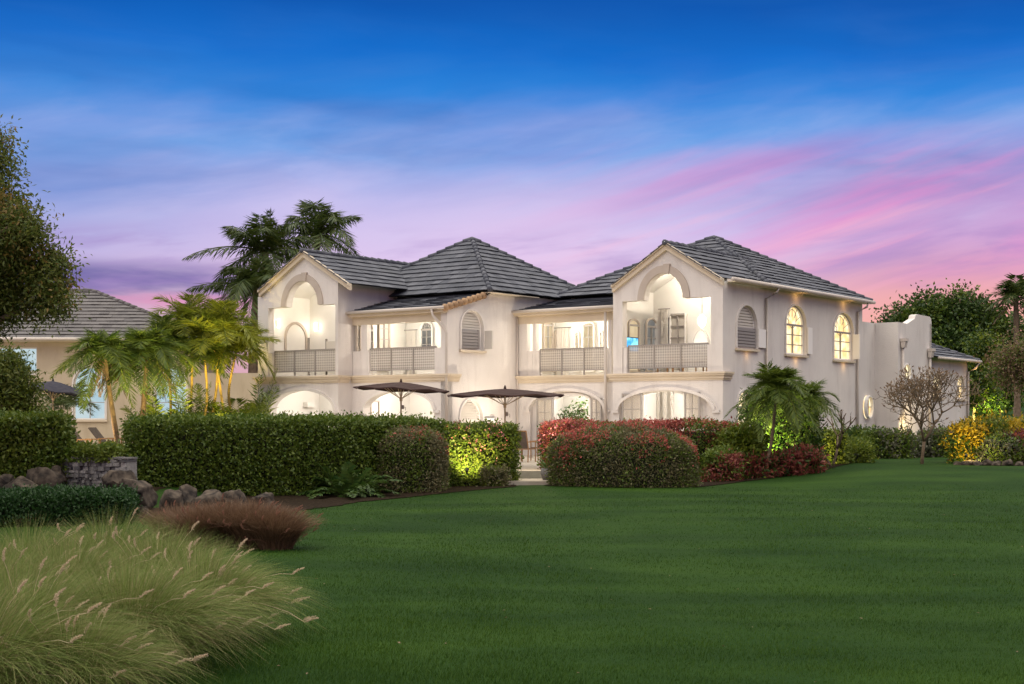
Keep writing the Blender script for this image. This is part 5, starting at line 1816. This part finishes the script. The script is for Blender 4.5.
# ---- garden lights
def spot(label, loc, aim, watts, size=70, col=(1, .86, .35), show=True):
    o = empty('garden_spotlight', loc); tag(o, label, 'spotlight', 'garden spotlights')
    d = (Vector(aim) - Vector(loc)).normalized()
    MB().tube([(0, 0, -.12), (0, 0, .0)], .012, 6).build('stake', 'black', o)
    h_ = MB().tube([tuple(-d * .05), tuple(d * .05)], [.03, .045], 10).build('housing', 'black', o)
    MB().tube([tuple(d * .052), tuple(d * .056)], .04, 10).build('lens', 'glowg', h_)
    lamp('spot_lamp', tuple(Vector(loc) + d * .09), watts, col, .05, None, 'SPOT', aim, size)


GY = (1, .80, .28)
def gl(px, y, dz=.15):
    x_, y_, _ = at(px, 0, y)
    return (x_, y_, max(gzf(x_, y_), 0) + dz)
def aimpx(px, py, y): return at(px, py, y)
spot('garden spotlight glowing against the short hedge with pink blooms', gl(467, 33.75, .40), aimpx(471, 440, 35), 240, 120)
spot('garden spotlight under the palm with leaning dark trunk', (*at(112, 0, 42.0)[:2], .5), aimpx(104, 345, 46), 1500, 60)
spot('garden spotlight under the upright brown trunked palm', (*at(152, 0, 42.2)[:2], .5), aimpx(147, 350, 47), 2600, 60)
spot('garden spotlight among the golden cane palms, nearer the cool lit window', (*at(186, 0, 44)[:2], .5), aimpx(192, 345, 51), 2600, 46, (1, .78, .28))
spot('garden spotlight among the golden cane palms, nearer the gabled wing', (*at(216, 0, 44)[:2], .5), aimpx(214, 345, 51), 2400, 40, (1, .74, .26))
spot('garden spotlight behind the round shouldered hedge', (*at(60, 0, 44)[:2], .5), aimpx(60, 380, 52), 260, 70)
spot('garden spotlight inside the dense shrub by the small palm', gl(770, 38.6, .5), aimpx(778, 400, 40), 320, 110, (.9, .95, .28))
spot('garden spotlight behind the row of red crotons', gl(818, 41.0, .3), aimpx(825, 440, 43), 110, 110, GY)
spot('garden spotlight in front of the yellow croton bed', gl(966, 42.0, .3), aimpx(985, 425, 45), 240, 100, (1, .76, .28))
spot('garden spotlight under the large round tree', (*at(985, 0, 80)[:2], gzf(*at(985, 0, 80)[:2]) + .3), aimpx(985, 350, 87), 2600, 70, (.95, .95, .3))
spot('garden spotlight at the lounger end of the pool deck', (*at(70, 0, 29.5)[:2], .9), at(30, 440, 27), 60, 120)
lamp('deck_lamp', (*at(100, 0, 46)[:2], 1.3), 70, (1, .70, .36), .1)
lamp('terrace_lamp', (*at(540, 0, 37)[:2], 1.6), 80, (1, .80, .5), .1)
